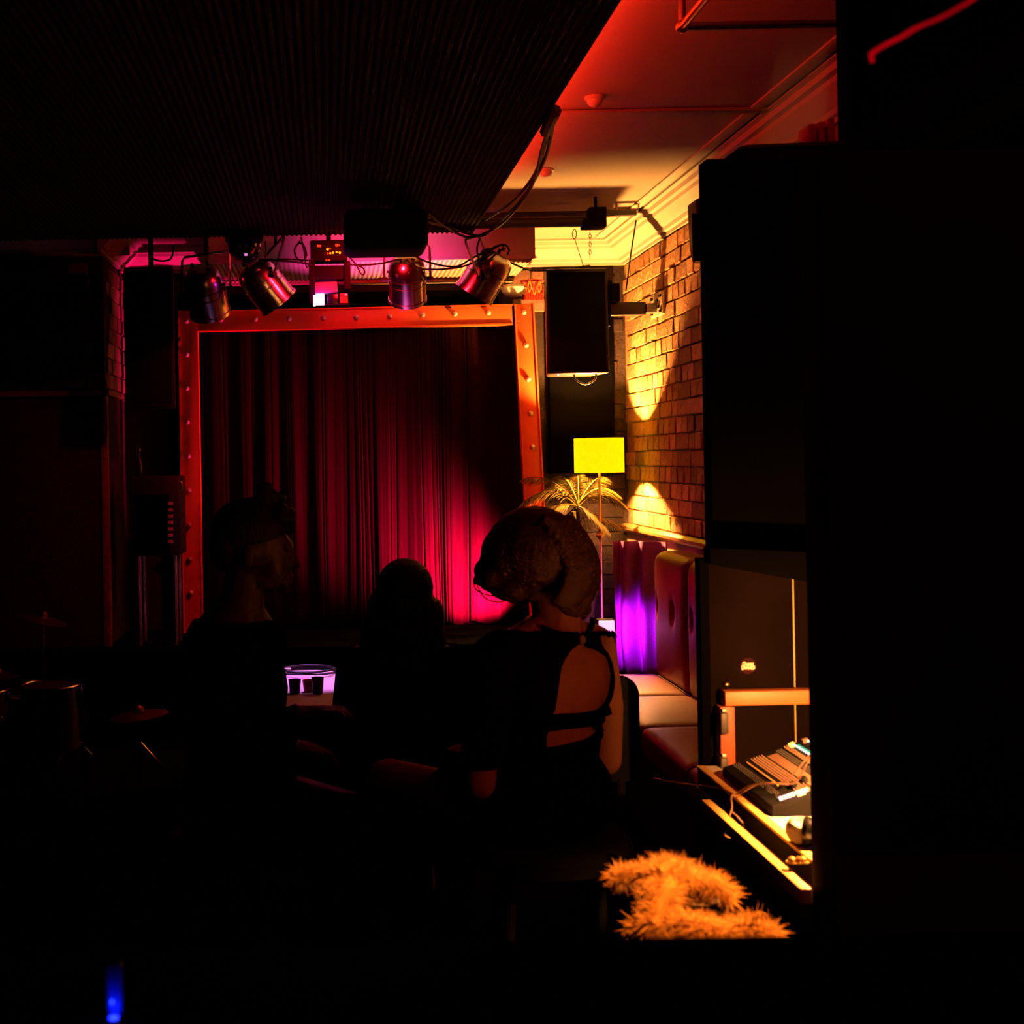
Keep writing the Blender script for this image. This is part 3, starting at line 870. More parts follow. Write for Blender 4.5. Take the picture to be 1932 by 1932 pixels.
cable('slack_cable', 'short black cable hooked over the rightmost spotlight', [P(905, 450, 6.35), P(900, 470, 6.3), P(905, 492, 6.28), P(915, 497, 6.28), P(935, 480, 6.28)], 0.005)
cable('slack_cable', 'black cable loop hanging under the panel above the left speaker', [P(282, 463, 6.3), P(284, 483, 6.3), P(300, 492, 6.3), P(322, 488, 6.3), P(328, 463, 6.3)], 0.005)
cable('slack_cable', 'thin black cable hanging behind the left spotlight', [P(500, 455, 6.3), P(502, 470, 6.3), P(500, 487, 6.3)], 0.004)
tape = MB().tube(spline([P(1047, 210, 4.09), P(1038, 228, 4.2), P(1030, 248, 4.35)], 6), 0.022, 8).build('cable_wrap', M_rubber, label='black tape wrap bundling the cables at the panel edge', cat='cable wrap')

# smoke detectors, pipe
for (x, y, Y, lab) in ((1122, 185, 4.6, 'small white domed smoke detector, the nearer one on the red ceiling'), (1030, 320, 5.75, 'small white domed smoke detector, the farther one near the cables')):
    q = P(x, y, Y)
    t = thing('smoke_detector', lab, 'smoke detector', (q.x, Y, ZCEIL))
    MB().lathe([(0.036, 0), (0.036, -0.008), (0.030, -0.012)], (q.x, Y, ZCEIL), (0, 0, 1), 20).build('base', M_whitegoods, t)
    MB().ell((q.x, Y, ZCEIL - 0.012), (0.029, 0.029, 0.026), n=18, m=12).build('dome', M_whitegoods, t)
sp0 = P(1287, 50, 3.56)
sk = thing('sprinkler_pipe', 'thin copper coloured pipe with an elbow hanging under the ceiling at the top right', 'pipe', tuple(sp0))
MB().cyl(sp0, (sp0.x, sp0.y, ZCEIL), 0.011, n=12).build('drop', M_dullsteel, sk)
MB().cyl(sp0, (sp0.x, 0.5, sp0.z), 0.012, n=12).build('pipe_run', M_brass, sk)
MB().ell(sp0, 0.019, n=12, m=8).build('elbow', M_brass, sk)
MB().cyl(sp0, (1.66, sp0.y, sp0.z), 0.012, n=12).build('side_run', M_dullsteel, sk)
MB().lathe([(0.022, 0), (0.022, -0.006)], (sp0.x, sp0.y, ZCEIL), (0, 0, 1), 14).build('ceiling_rose', M_brass, sk)
# pink wash from the stage floor up to the canopy
pk = P(760, 1215, 6.1); pk.z = 0.58
t = led_par('uplighter', 'black uplighter on the floor shining pink onto the canopy', (0.30, 6.25, 0.58), (0.30, 6.8, 2.7), M_ledmag)
t.location.z = 0.0
for c in t.children: c.location.z += 0
MB().box(0.18, 0.42, 6.13, 6.37, 0.0, 0.50).build('uplighter_box', M_black, label='black box carrying the pink uplighter before the stage', cat='box', bevel=0.01)
for c in t.children:
    c.location.z += 0.5
lamp('uplighter_light', 'SPOT', (0.30, 6.26, 0.62), LIGHT_PINK, (1.0, 0.05, 0.42), None, size=0.04, aim=(0.30, 6.90, 2.62), angle=math.radians(32), blend=1.0)

# red tassels and white swag above the frame's right corner
gl = thing('tassel_garland', 'red tasselled garland with gold loops above the frame corner', 'garland', tuple(P(1005, 555, 7.6)))
for k in range(9):
    x = 985 + k * 4.6
    y0 = 533 + 3 * math.sin(k * 1.7)
    MB().tube(spline([P(x, y0, 7.6), P(x - 3, y0 + 10, 7.59), P(x, y0 + 20, 7.59), P(x + 3, y0 + 11, 7.59), P(x + .5, y0, 7.6)], 4), 0.005, 6).build('loop', M_redbead if k % 2 == 0 else M_goldtrim, gl)
MB().tube([P(982, 531, 7.61), P(1004, 528, 7.61), P(1026, 530, 7.61)], 0.008, 6).build('cord', M_redbead, gl)
for k in range(8):
    x = 987 + k * 5
    MB().cyl(P(x, 548, 7.6), P(x + 1, 566, 7.6), 0.006, 0.010, n=7).build('tassel', M_redbead, gl)
sw = MB().lathe([(0.062, 0), (0.062, -0.014), (0.075, -0.016), (0.07, -0.04), (0.05, -0.062), (0.02, -0.07)], P(969, 538, 7.58), (0, 0, 1), 22).build('white_uplight_bowl', M_whitecloth, label='small white bowl shaped wall light above the frame corner', cat='wall light')

# ================================================================== PALM, PURPLE LIGHT, DRAPE
ppx, ppy = 1.40, 7.27
palm = thing('potted_palm', 'potted palm with arching fronds under the yellow lamp', 'plant', (ppx, ppy, 0.5))
MB().lathe([(0.08, 0), (0.105, 0.02), (0.12, 0.20), (0.13, 0.21), (0.13, 0.235), (0.115, 0.235), (0.11, 0.21), (0.01, 0.20)], (ppx, ppy, 0.5), (0, 0, 1), 22).build('pot', M_pot, palm)
zc = P(1090, 965, ppy).z
MB().tube(spline([(ppx, ppy, 0.69), (ppx + .01, ppy, 0.9), (ppx - .005, ppy - .01, zc)], 5), [0.016] * 11, 8).build('trunk', M_palm, palm)


def frond(base, tip, sag, ll):
    base, tip = V(base), V(tip)
    mid = (base + tip) / 2 + V((0, 0, sag))
    pts = [base * (1 - t) ** 2 + mid * 2 * t * (1 - t) + tip * t * t for t in np.linspace(0, 1, 24)]
    mb = MB()
    mb.tube(pts, [0.004 * (1 - i / 26) + 0.0008 for i in range(24)], 5)
    for i in [x * .5 for x in range(8, 47)]:
        t = i / 23; i = int(i)
        T = (pts[min(i + 1, 23)] - pts[i - 1]).normalized()
        side = T.cross(V((0, 0, 1)))
        side = side.normalized() if side.length > .1 else V((1, 0, 0))
        L = ll * math.sin(PI * (0.12 + 0.80 * t)) * random.uniform(.85, 1.1)
        for s in (-1, 1):
            d = (side * s * 0.8 + T * 0.65 + V((0, 0, -0.38 + random.uniform(-.12, .12)))).normalized()
            a = pts[i]
            m_ = a + d * L * .5
            e = a + d * L + V((0, 0, -L * .12))
            wv = d.cross(V((0, 0, 1)))
            wv = (wv.normalized() if wv.length > .05 else T) * 0.0034
            nn = V((0, 0, .0008))
            mb.add([a - wv * .4, a + wv * .4, m_ + wv, m_ - wv, e, m_ + nn], [(0, 1, 2, 5), (0, 5, 3), (3, 5, 4), (5, 2, 4)])
    return mb.build('frond', M_palm, palm, smooth=0.5)


fc = P(1090, 955, ppy)
tips = [((1180, 992), -.06, .10, .10), ((1168, 935), .10, .03, .10), ((1150, 1005), .02, -.05, .09), ((1090, 893), -.02, .09, .08), ((985, 905), .10, -.05, .11), ((975, 960), .14, -.02, .11),
        ((1010, 985), .05, -.05, .10), ((1108, 1005), .03, .10, .09), ((1050, 900), .08, .10, .09), ((1185, 960), .12, .06, .10), ((1060, 1000), .02, .12, .09), ((1140, 900), .05, .12, .09), ((1020, 930), .09, .08, .1)]
for (xy, sag, dy, ll) in tips:
    tp = P(xy[0], xy[1], ppy + dy)
    tp.x = min(tp.x, XR - 0.05)
    frond(fc + V((random.uniform(-.01, .01), random.uniform(-.01, .01), 0)), tp, sag + .04, ll * 1.3)

pq = P(1150, 1184, 6.62)
pu = thing('led_flood', 'small bright purple flood light beside the blue drape at the bench end', 'stage light', (pq.x, pq.y, 0.0))
MB().box(pq.x - .06, pq.x + .03, 6.625, 6.69, pq.z - .045, pq.z + .04).build('housing', M_black, pu, bevel=0.004)
MB().box(pq.x - .055, pq.x + .025, 6.618, 6.6255, pq.z - .04, pq.z + .035).build('lit_panel', M_ledpurple, pu)
MB().box(pq.x - .07, pq.x + .04, 6.64, 6.67, 0.0, pq.z - .045).build('foot', M_black, pu)
lamp('led_flood_light', 'SPOT', (pq.x + .045, 6.60, pq.z + .0), LIGHT_PURPLE, (0.75, 0.015, 1.0), pu, size=0.03, aim=(1.58, 6.76, 0.58), angle=math.radians(105), blend=1.0)


def drape(name, label, pts, z0, z1, m, fold=0.02, nf=5):
    pts = spline(pts, 10)
    nz = 14
    vs, fs = [], []
    N = len(pts)
    for j in range(nz):
        t = j / (nz - 1)
        for i, p in enumerate(pts):
            k = i / (N - 1)
            f = fold * math.sin(k * 2 * PI * nf + .6 * math.sin(5 * t)) * (1.15 - t * .6)
            vs.append((p.x + f * .6 + .02 * (1 - t) * math.sin(3 * k), p.y + f, z0 + (z1 - z0) * t + (0.01 * math.sin(k * 9) if j == 0 else 0)))
    for j in range(nz - 1):
        for i in range(N - 1):
            a = j * N + i
            fs.append((a, a + 1, a + N + 1, a + N))
    o = MB().add(vs, fs).build(name, m, smooth=3.1, label=label, cat='drape')
    md = o.modifiers.new('thickness', 'SOLIDIFY'); md.thickness = 0.004
    return o


drape('blue_drape', 'blue cloth drape hanging at the far end of the red bench', [(1.52, 6.80, 0), (1.57, 6.78, 0), (1.63, 6.76, 0), (1.68, 6.72, 0), (1.76, 6.62, 0)], 0.33, 1.045, M_blue, 0.034, 2.6)

# ================================================================== RED BENCH
bench = thing('banquette_bench', 'long red leather bench running along the right wall', 'bench', (1.45, 4.6, 0.0))
edges = [6.30, 5.72, 5.07, 4.42, 3.77, 3.40]
MB().box(1.25, 1.76, 3.4, 6.30, 0.0, 0.30).build('base', M_black, bench, bevel=0.01)


def cushion(x0, x1, y0, y1, z0, z1, rad, dim=None, name='seat_cushion', n=22, puff=0.012, axis='z'):
    """soft block: rounded box with buttoned dimples"""
    c = V(((x0 + x1) / 2, (y0 + y1) / 2, (z0 + z1) / 2))
    h = V(((x1 - x0) / 2, (y1 - y0) / 2, (z1 - z0) / 2))
    bm = bmesh.new()
    bmesh.ops.create_cube(bm, size=2.0)
    bmesh.ops.subdivide_edges(bm, edges=bm.edges[:], cuts=n, use_grid_fill=True)
    for v in bm.verts:
        p = V((v.co.x * h.x, v.co.y * h.y, v.co.z * h.z))
        inner = V((max(-h.x + rad, min(h.x - rad, p.x)), max(-h.y + rad, min(h.y - rad, p.y)), max(-h.z + rad, min(h.z - rad, p.z))))
        d = p - inner
        if d.length > 1e-6:
            p = inner + d.normalized() * rad
        if axis == 'z' and v.co.z > 0.9:
            p.z += puff * (1 - abs(v.co.x) ** 3) * (1 - abs(v.co.y) ** 3)
        if axis == 'x' and v.co.x < -0.9:
            p.x -= puff * (1 - abs(v.co.y) ** 4) * (1 - abs(v.co.z) ** 3)
        wp = c + p
        if dim:
            for q in dim:
                dd = ((wp.y - q[0]) / 0.025) ** 2 + ((wp.z - q[1]) / 0.045) ** 2
                if v.co.x < -0.8:
                    wp.x += 0.03 * math.exp(-dd)
        v.co = wp - V(bench['_o'])
    me = bpy.data.meshes.new(name)
    bmesh.ops.recalc_face_normals(bm, faces=bm.faces)
    bm.to_mesh(me); bm.free()
    finish(me, M_leather, 3.1)
    return link(name, me, bench, bench['_o'])


for i in range(len(edges) - 1):
    y1, y0 = edges[i] - 0.004, edges[i + 1] + 0.004
    cushion(1.225, 1.62, y0, y1, 0.30, 0.42, 0.03)
    dims = [(y, 0.77) for y in (6.22, 5.92, 5.62, 5.30, 4.98, 4.66) if y0 < y < y1]
    b_ = cushion(1.60, 1.79, y0, y1, 0.40, 1.03, 0.055, dims, 'back_cushion', n=30, axis='x')
    for d in dims:
        o = MB().ell((1.618, d[0], d[1]), (0.006, 0.010, 0.012), n=10, m=6).build('button', M_leather, None, origin=b_['_o'])
        o.parent = b_; o.location = (0, 0, 0)

# ================================================================== LEFT SIDE
s0, s1 = P(233, 600, 6.75).x, P(329, 600, 6.75).x
speaker('hanging_speaker', 'black speaker hanging left of the stage frame before the brick pier', s0, s1, 6.75, 7.0, P(280, 768, 6.75).z, P(280, 503, 6.75).z, 0.03)
MB().cyl((0.5 * (s0 + s1), 6.87, P(280, 503, 6.75).z - 0.002), (0.5 * (s0 + s1), 6.87, ZCEIL), 0.015, n=10).build('speaker_drop_pole', M_black, label='black pole holding the left speaker from the ceiling', cat='pole')
MB().box(-2.4, P(158, 600, 6.98).x, 6.93, 6.985, P(100, 716, 6.98).z, P(100, 522, 6.98).z).build('wall_screen', M_blackgloss, label='black flat screen on the front of the left pier', cat='screen', bevel=0.006)
am = thing('guitar_amp', 'black amplifier cabinet on legs at the left of the stage', 'amplifier', (P(290, 1050, 7.0).x, 7.05, 0.5))
a, b = P(246, 1050, 6.98), P(339, 898, 6.98)
MB().box(a.x, b.x, 6.98, 7.25, a.z, b.z).build('cabinet', M_blackplastic, am, bevel=0.01)
MB().box(a.x + .02, b.x - .06, 6.974, 6.985, a.z + .02, b.z - .1).build('grille_cloth', M_blackcloth, am)
for k in range(7):
    q = P(322, 950 + k * 12, 6.97)
    MB().cbox(q, (0.026, 0.012, 0.018)).build('fader_key', M_plate, am, bevel=0.002)
MB().tube(spline([P(337, 908, 6.99), P(343, 911, 6.99), P(343, 924, 6.99), P(337, 927, 6.99)], 4), 0.006, 6).build('handle', M_dullsteel, am)
for x in (a.x + .04, b.x - .04):
    for y in (7.02, 7.2):
        MB().cyl((x, y, 0.5), (x, y, a.z), 0.014, n=8).build('leg', M_dullsteel, am)
bo = P(263, 895, 7.05); bo.z = b.z
bt = thing('glass_bottle', 'small glass bottle standing on the black amplifier', 'bottle', tuple(bo))
hh = 0.145
MB().lathe([(0.018, 0), (0.02, .01), (0.02, hh * .55), (0.009, hh * .72), (0.008, hh * .95), (0.010, hh)], bo, (0, 0, 1), 16).build('glass', M_blackgloss, bt)
MB().lathe([(0.0115, 0), (0.0115, .018)], bo + V((0, 0, hh - .006)), (0, 0, 1), 12).build('cap', M_steel, bt)
# cup holder clip on the left upright
MB().lathe([(0.008, 0), (0.03, 0.03), (0.031, 0.032)], P(350, 1005, 7.44), (0, 0, 1), 14).build('clip_on_cup', M_grey, label='tiny dark clip-on cup on the left upright of the frame', cat='cup')

# drum kit in the dark at the left
bc = P(20, 1400, 5.8); R_ = 0.222; bc.z = R_ + 0.004
bd = thing('bass_drum', 'dark bass drum on the floor at the far left', 'drum', (bc.x, 5.95, 0))
MB().lathe([(R_, 0), (R_, 0.36)], (bc.x, 5.8, bc.z), (0, 1, 0), 48).build('shell', M_vinyl, bd)
for y in (5.79, 6.13):
    o = MB()
    pts = [(bc.x + (R_ + .004) * math.cos(a), y, bc.z + (R_ - .004) * math.sin(a)) for a in np.linspace(0, 2 * PI, 49)[:-1]]
    o.tube(pts, 0.009, 8, closed=True).build('hoop', M_vinyl if y > 6 else M_rail, bd)
MB().lathe([(R_ - .012, -0.003), (R_ - .012, 0.0)], (bc.x, 5.8, bc.z), (0, 1, 0), 48).build('drum_head', M_blackgloss, bd)
for k in range(8):
    a = 2 * PI * k / 8 + .2
    MB().cbox((bc.x + (R_ + .008) * math.cos(a), 5.9, bc.z + (R_ + .008) * math.sin(a)), (0.018, 0.06, 0.018)).build('lug', M_steel, bd, bevel=0.003)


def drum(name, label, c, r, h, legs=True):
    t = thing(name, label, 'drum', (c[0], c[1], 0), 'drums at the left of the room')
    MB().lathe([(r, -h), (r, 0)], c, (0, 0, 1), 36).build('shell', M_vinyl, t)
    MB().lathe([(r - .004, 0), (r - .004, 0.003)], c, (0, 0, 1), 36).build('drum_head', M_grey, t)
    MB().tube([(c[0] + (r + .006) * math.cos(a), c[1] + (r + .006) * math.sin(a), c[2] + .004) for a in np.linspace(0, 2 * PI, 37)[:-1]], 0.006, 6, closed=True).build('rim', M_steel, t)
    for k in range(8):
        a = 2 * PI * k / 8
        MB().cbox((c[0] + (r + .008) * math.cos(a), c[1] + (r + .008) * math.sin(a), c[2] - .03), (0.014, 0.014, 0.05)).build('lug', M_steel, t, bevel=0.003)
    if legs:
        for k in range(3):
            a = 2 * PI * k / 3 + .4
            MB().cyl((c[0] + (r + .018) * math.cos(a), c[1] + (r + .018) * math.sin(a), 0), (c[0] + (r + .018) * math.cos(a), c[1] + (r + .018) * math.sin(a), c[2] - h * .4), 0.007, n=8).build('leg', M_steel, t)
    return t


q = P(95, 1294, 5.3)
drum('floor_tom', 'dark floor drum with a shiny rim beside the bass drum', (q.x, 5.3, q.z), 0.115, 0.26)
q = P(-40, 1300, 5.45)
drum('snare_drum', 'shallow drum with shiny rim cut by the left edge of the picture', (q.x, 5.4, q.z), 0.13, 0.13)


def cymbal(label, c, r, tilt):
    t = thing('cymbal', label, 'cymbal', (c[0], c[1], 0), 'cymbals at the left of the room')
    M = Matrix.Rotation(tilt, 3, 'Y')
    MB().lathe([(r, 0), (r * .6, .012), (r * .2, .02), (r * .18, .035), (.008, .045), (.004, .043), (r * .16, .031), (r * .2, .016), (r * .6, .009), (r, -.002)], c, M @ V((0, 0, 1)), 36).build('plate', M_brass, t)
    MB().cyl((c[0], c[1], 0.1), c, 0.009, n=8).build('stand', M_steel, t)
    for k in range(3):
        a = 2 * PI * k / 3
        MB().cyl((c[0], c[1], 0.28), (c[0] + .24 * math.cos(a), c[1] + .24 * math.sin(a), 0.008), 0.007, n=8).build('leg', M_steel, t)


q = P(-5, 1275, 6.4); cymbal('dim brass cymbal at the far left edge above the drums', q, 0.11, 0.08)
q = P(80, 1170, 6.55); cymbal('dim brass cymbal high on a stand behind the drums', q, 0.13, 0.25)
q = P(262, 1350, 5.6); cymbal('low brass cymbal glinting between the drums and the seated person', q, 0.13, -0.1)
# small lit block in front of the stage with a coiled cable
st = thing('stage_step', 'pale topped block before the stage, lit magenta between the two seated people', 'step', (-0.08, 5.9, 0))
MB().box(-0.42, 0.17, 5.25, 6.12, 0.0, 0.47).build('body', M_black, st, bevel=0.006)
MB().box(-0.43, 0.18, 5.24, 6.13, 0.47, 0.495).build('top_board', M_step, st, bevel=0.004)
pts = []
for k in range(60):
    a = k / 60 * 2 * PI * 2.6
    pts.append(V((-0.10 + (0.13 + .02 * math.sin(a * .4)) * math.cos(a), 6.00 + .09 * math.sin(a), 0.502 + 0.003 * (k % 9) / 9 + k * .0004)))
MB().tube(pts, 0.005, 6).build('coiled_cable', M_rubber, label='coiled black cable lying on the pale block', cat='cable')
MB().cbox((-0.215, 6.02, 0.51), (0.05, 0.03, 0.028)).build('white_plug', M_whitegoods, label='white plug lying by the coiled cable', cat='plug', bevel=0.005)
for k, (x, y, h, m, lb) in enumerate(((-0.16, 5.52, 0.06, M_blackgloss, 'short dark tumbler on the pale block'), (-0.10, 5.56, 0.05, M_redbead, 'small red tumbler on the pale block'), (-0.06, 5.5, 0.07, M_blackgloss, 'taller dark tumbler on the pale block'))):
    MB().lathe([(0.022, 0), (0.028, h), (0.025, h), (0.02, .006), (0.002, .006)], (x, y, 0.496), (0, 0, 1), 16).build('tumbler', m, label=lb, cat='glass')
lamp('effect_glow', 'POINT', P(606, 560, EY - .03), 0.35, (0.9, 0.03, 1.0), ef, size=0.01)
lamp('effect_beam', 'SPOT', P(604, 566, EY - .03), LIGHT_STEP, (0.82, 0.24, 1.0), ef, size=0.02, aim=(-0.08, 5.9, 0.5), angle=math.radians(24), blend=0.6)

# ================================================================== BOOTH AT THE RIGHT
MB().box(P(1322, 600, 3.03).x, 1.15, 2.97, 3.03, 0, 2.19).build('pillar', M_blackcloth, label='black pillar hiding the end of the brick wall', cat='pillar', bevel=0.004)
MB().box(1.25, XR, 3.0, 3.08, 0, ZCEIL).build('wall_partition', M_blackcloth, kind='structure', label='black partition wall at the right')
MB().box(1.16, 1.24, 0.9, 3.0, 2.10, 2.19).build('booth_header', M_blackcloth, label='black header beam of the sound booth at the upper right', cat='beam', bevel=0.004)
nx0 = P(1530, 1600, 2.06).x
post = thing('booth_post', 'wide black post standing before the sound desk at the right', 'post', (1.05, 2.0, 0))
MB().box(nx0, 1.40, 1.97, 2.06, 0.0, 1.965).build('panel', M_black, post, bevel=0.002)
MB().box(nx0 + 0.002, 1.39, 1.955, 1.97, 0.30, 0.875).build('red_glow_board', mat('painted_red_glow', (0.03, 0.003, 0.0025), 0.7, var=0.4, spec=0.1), post, bevel=0.003)  # dim red light put into the colour of this added board
# hung speakers by the pillar
HY = 5.15
hs = thing('wall_speaker', 'small black speaker hung high beside the black pillar', 'speaker', tuple(P(1340, 500, 5.0)))
MB().prism([tuple(P(x, y, 5.15).xz) for x, y in ((1306, 498), (1300, 470), (1296, 388), (1308, 382), (1345, 362), (1392, 340), (1480, 340), (1480, 498))], 'y', 5.03, 5.15).build('cabinet', M_blackplastic, hs, bevel=0.008)
MB().box(P(1300, 400, 5.0).x + .02, P(1390, 400, 5.0).x, 5.024, 5.032, P(1340, 490, 5.0).z, P(1340, 400, 5.0).z).build('grille', M_black, hs)
MB().box(P(1390, 420, 5.05).x, XR - 0.012, 5.06, 5.12, P(1390, 430, 5.05).z, P(1390, 400, 5.05).z).build('bracket_arm', M_black, hs)
bx = thing('storage_box', 'wide black box on top of the black pillar', 'box', tuple(P(1450, 345, 3.0)))
MB().prism([tuple(P(x, y, 3.11).xz) for x, y in ((1385, 346), (1361, 303), (1375, 299), (1548, 293), (1615, 290), (1615, 352))], 'y', 2.99, 3.11).build('body', M_black, bx, bevel=0.004)
MB().prism([tuple(P(x, y, 3.12).xz) for x, y in ((1361, 303), (1375, 299), (1615, 289), (1615, 295), (1375, 305), (1363, 308))], 'y', 2.985, 3.12).build('lid', M_blackplastic, bx)
for k, (x, w_, h_, lb) in enumerate(((1506, 14, 42, 'dark red upright case on the black box, leftmost'), (1524, 12, 46, 'dark red upright case on the black box, middle'), (1541, 12, 52, 'dark red upright case on the black box, rightmost'))):
    a, b = P(x, 290, 3.1), P(x + w_, 290 - h_, 3.1)
    MB().box(a.x, b.x, 3.03, 3.1, a.z + .001, b.z).build('upright_case', M_leather, label=lb, cat='case', bevel=0.002)

# desk
DX, DZ = 0.817, 0.80
desk = thing('sound_desk', 'sound desk with a white top and yellow wooden edge at the right', 'desk', (1.1, 2.3, 0))
MB().box(DX + .018, 1.39, 2.07, 2.86, DZ - .03, DZ).build('desk_top', M_white, desk, bevel=0.001)
MB().box(DX, DX + .018, 2.07, 2.86, DZ - .005, DZ + .001).build('edge_strip', M_yellow, desk, bevel=0.001)
MB().box(DX + .002, DX + .017, 2.07, 2.86, DZ - .12, DZ - .0055).build('apron', M_black, desk, bevel=0.002)
MB().box(DX - .002, DX + .002, 2.07, 2.86, DZ - .05, DZ - .046).build('groove_bead', M_rail, desk)
for y in (2.12, 2.80):
    for x in (DX + .05, 1.33):
        MB().box(x - .025, x + .025, y - .025, y + .025, 0, DZ - .03).build('leg', M_black, desk, bevel=0.003)
MB().box(0.757, 0.776, 2.07, 2.62, 0.765, 0.79).build('wooden_rail', M_yellow, label='yellow wooden rail running just outside the desk edge', cat='rail', bevel=0.002)
for y in (2.15, 2.55):
    MB().box(0.776, DX + .012, y - .01, y + .01, 0.74, 0.762).build('rail_bracket', M_black, label='small black bracket joining the outer rail to the desk, %s' % ('nearer' if y < 2.5 else 'farther'), cat='bracket')

# mixer: wedge facing left
mx0, mx1, my0, my1 = 0.842, 1.27, 2.445, 2.755
sl = 0.32
mix = thing('mixing_desk', 'black sloping audio mixing desk with rows of knobs on the sound desk', 'mixer', (1.0, 2.6, DZ))
MB().prism([(mx0, DZ + .001), (mx1, DZ + .001), (mx1, DZ + .022 + (mx1 - mx0) * sl), (mx0, DZ + .022)], 'y', my0, my1).build('case', M_black, mix, bevel=0.004)


def mp(s, y, h=0.0):
    """point on the sloping top: s = distance along the slope from the left lip"""
    nrm = V((-sl, 0, 1)).normalized()
    e = V((1, 0, sl)).normalized()
    return V((mx0, y, DZ + .022)) + e * s + nrm * h


RM = Matrix((V((1, 0, sl)).normalized(), V((0, 1, 0)), V((-sl, 0, 1)).normalized())).transposed()
def knob_row(name, s, y0, y1, n, size, h, m, **kw):
    mb = MB()
    for k in range(n):
        mb.cbox(mp(s, y0 + (y1 - y0) * k / (n - 1), h / 2), (size * .62, size * .8, h), RM)
    return mb.build(name, m, mix, kind='stuff', **kw)


for i, s in enumerate((0.0222, 0.0274, 0.0326)):
    knob_row('knob_row', s, my0 + .03, my1 - .02, 24, .0026, .004, M_grey)
MB().cbox(mp(.047, (my0 + my1) / 2 + .03, .002), (.0028, .19, .004), RM).build('fader_highlight', M_yellow, mix)  # yellow strip painted for the highlight along the fader slots
for i, s in enumerate((0.0614, 0.0673, 0.0733, 0.0792, 0.0851)):
    knob_row('knob_row', s, my0 + .012, my1 - .02, 30, .003, .004, M_knob)
MB().cbox(mp(.102, my0 + .15, .0012), (.022, .25, .002), RM).build('scribble_panel', M_knob, mix)
for i, s in enumerate((0.1184, 0.1236, 0.1288)):
    knob_row('knob_row', s, my0 + .012, my1 - .02, 36, .0026, .003, M_grey)
for i, s in enumerate((0.1376, 0.1436)):
    knob_row('knob_row', s, my0 + .012, my1 - .02, 24, .0042, .006, M_knob)
for i, s in enumerate((0.1569, 0.1865)):
    MB().cbox(mp(s + .004, (my0 + my1) / 2, .0012), (.010, my1 - my0 - .05, .002), RM).build('lit_strip', M_ledteal, mix)
    knob_row('lit_button_row', s, my0 + .02, my1 - .03, 22, .0042, .005, M_ledcyan)
    MB().cbox(mp(s - .004, my1 - .022, .004), (.011, .010, .008), RM).build('end_button', M_ledgreen if i == 0 else M_knob, mix)
for i, s in enumerate((0.2035, 0.2109, 0.2183)):
    knob_row('knob_row', s, my0 + .012, my1 - .02, 24, .004, .006, M_knob)
for k in range(7):
    m = M_ledblue if k < 3 else M_ledcyan
    MB().cbox(mp(.024 + k * .0088, my0 + .014, .003), (.006, .006, .006), RM).build('channel_button', m, mix)
    MB().cbox(mp(.0285 + k * .0088, my0 + .013, .0025), (.003, .004, .005), RM).build('channel_key', M_knob, mix)
MB().cbox(mp(.062, my0 + .006, .003), (.016, .009, .006), RM).build('lit_display', M_white, mix)
for (s, y) in ((.066, my0 + .052), (.120, my0 + .070), (.128, my0 + .085), (.112, my0 + .045), (.092, my0 + .060)):
    MB().cbox(mp(s, y, .006), (.010, .020, .012), RM).build('fader_cap', M_blackgloss, mix, bevel=.002)
for k in range(3):
    MB().ell(mp(.22, my1 - .03 - k * .03, .006), (.008, .008, .008), n=10, m=6).build('gain_knob', M_knob, mix)

# microphone
mh = P(1508, 1557, 2.27); mh.z = DZ + 0.0265
md = V((0.86, -0.5, -0.02)).normalized()
mi = thing('microphone', 'handheld microphone with a silver ball head lying on the white desk top', 'microphone', (mh.x, mh.y, DZ))
MB().ell(mh, (0.0245, 0.0245, 0.0245), n=22, m=14).build('ball_head', M_mic, mi)
MB().lathe([(0.0245, 0.008), (0.0258, 0.010), (0.0258, 0.016), (0.022, 0.02), (0.0175, 0.035), (0.016, 0.08), (0.013, 0.17), (0.012, 0.172)], mh, md, 20).build('handle', M_blackgloss, mi)
# jewellery
for k, (x, y, m, lb) in enumerate(((1497, 1586, M_goldtrim, 'small gold earring on the white desk top'), (1510, 1594, M_amber, 'amber coloured glass charm on the white desk top'), (1518, 1601, M_goldtrim, 'gold ring with a clear stone on the white desk top'))):
    q = P(x, y, 2.16); q.z = DZ + .001
    q = V((q.x, 2.17 + .0 * k, DZ))
    t = thing('trinket', lb, 'jewellery', tuple(q), 'trinkets on the white desk top')
    MB().lathe([(0.004, 0), (0.007, .003), (0.006, .008), (0.002, .011)], q + V((0, 0, .0005)), (0, 0, 1), 8).build('stone', m, t, smooth=0)
    MB().tube([q + V((.009 * math.cos(a), .009 * math.sin(a), .0018)) for a in np.linspace(0, 2 * PI, 17)[:-1]], 0.0013, 6, closed=True).build('band', M_goldtrim, t)

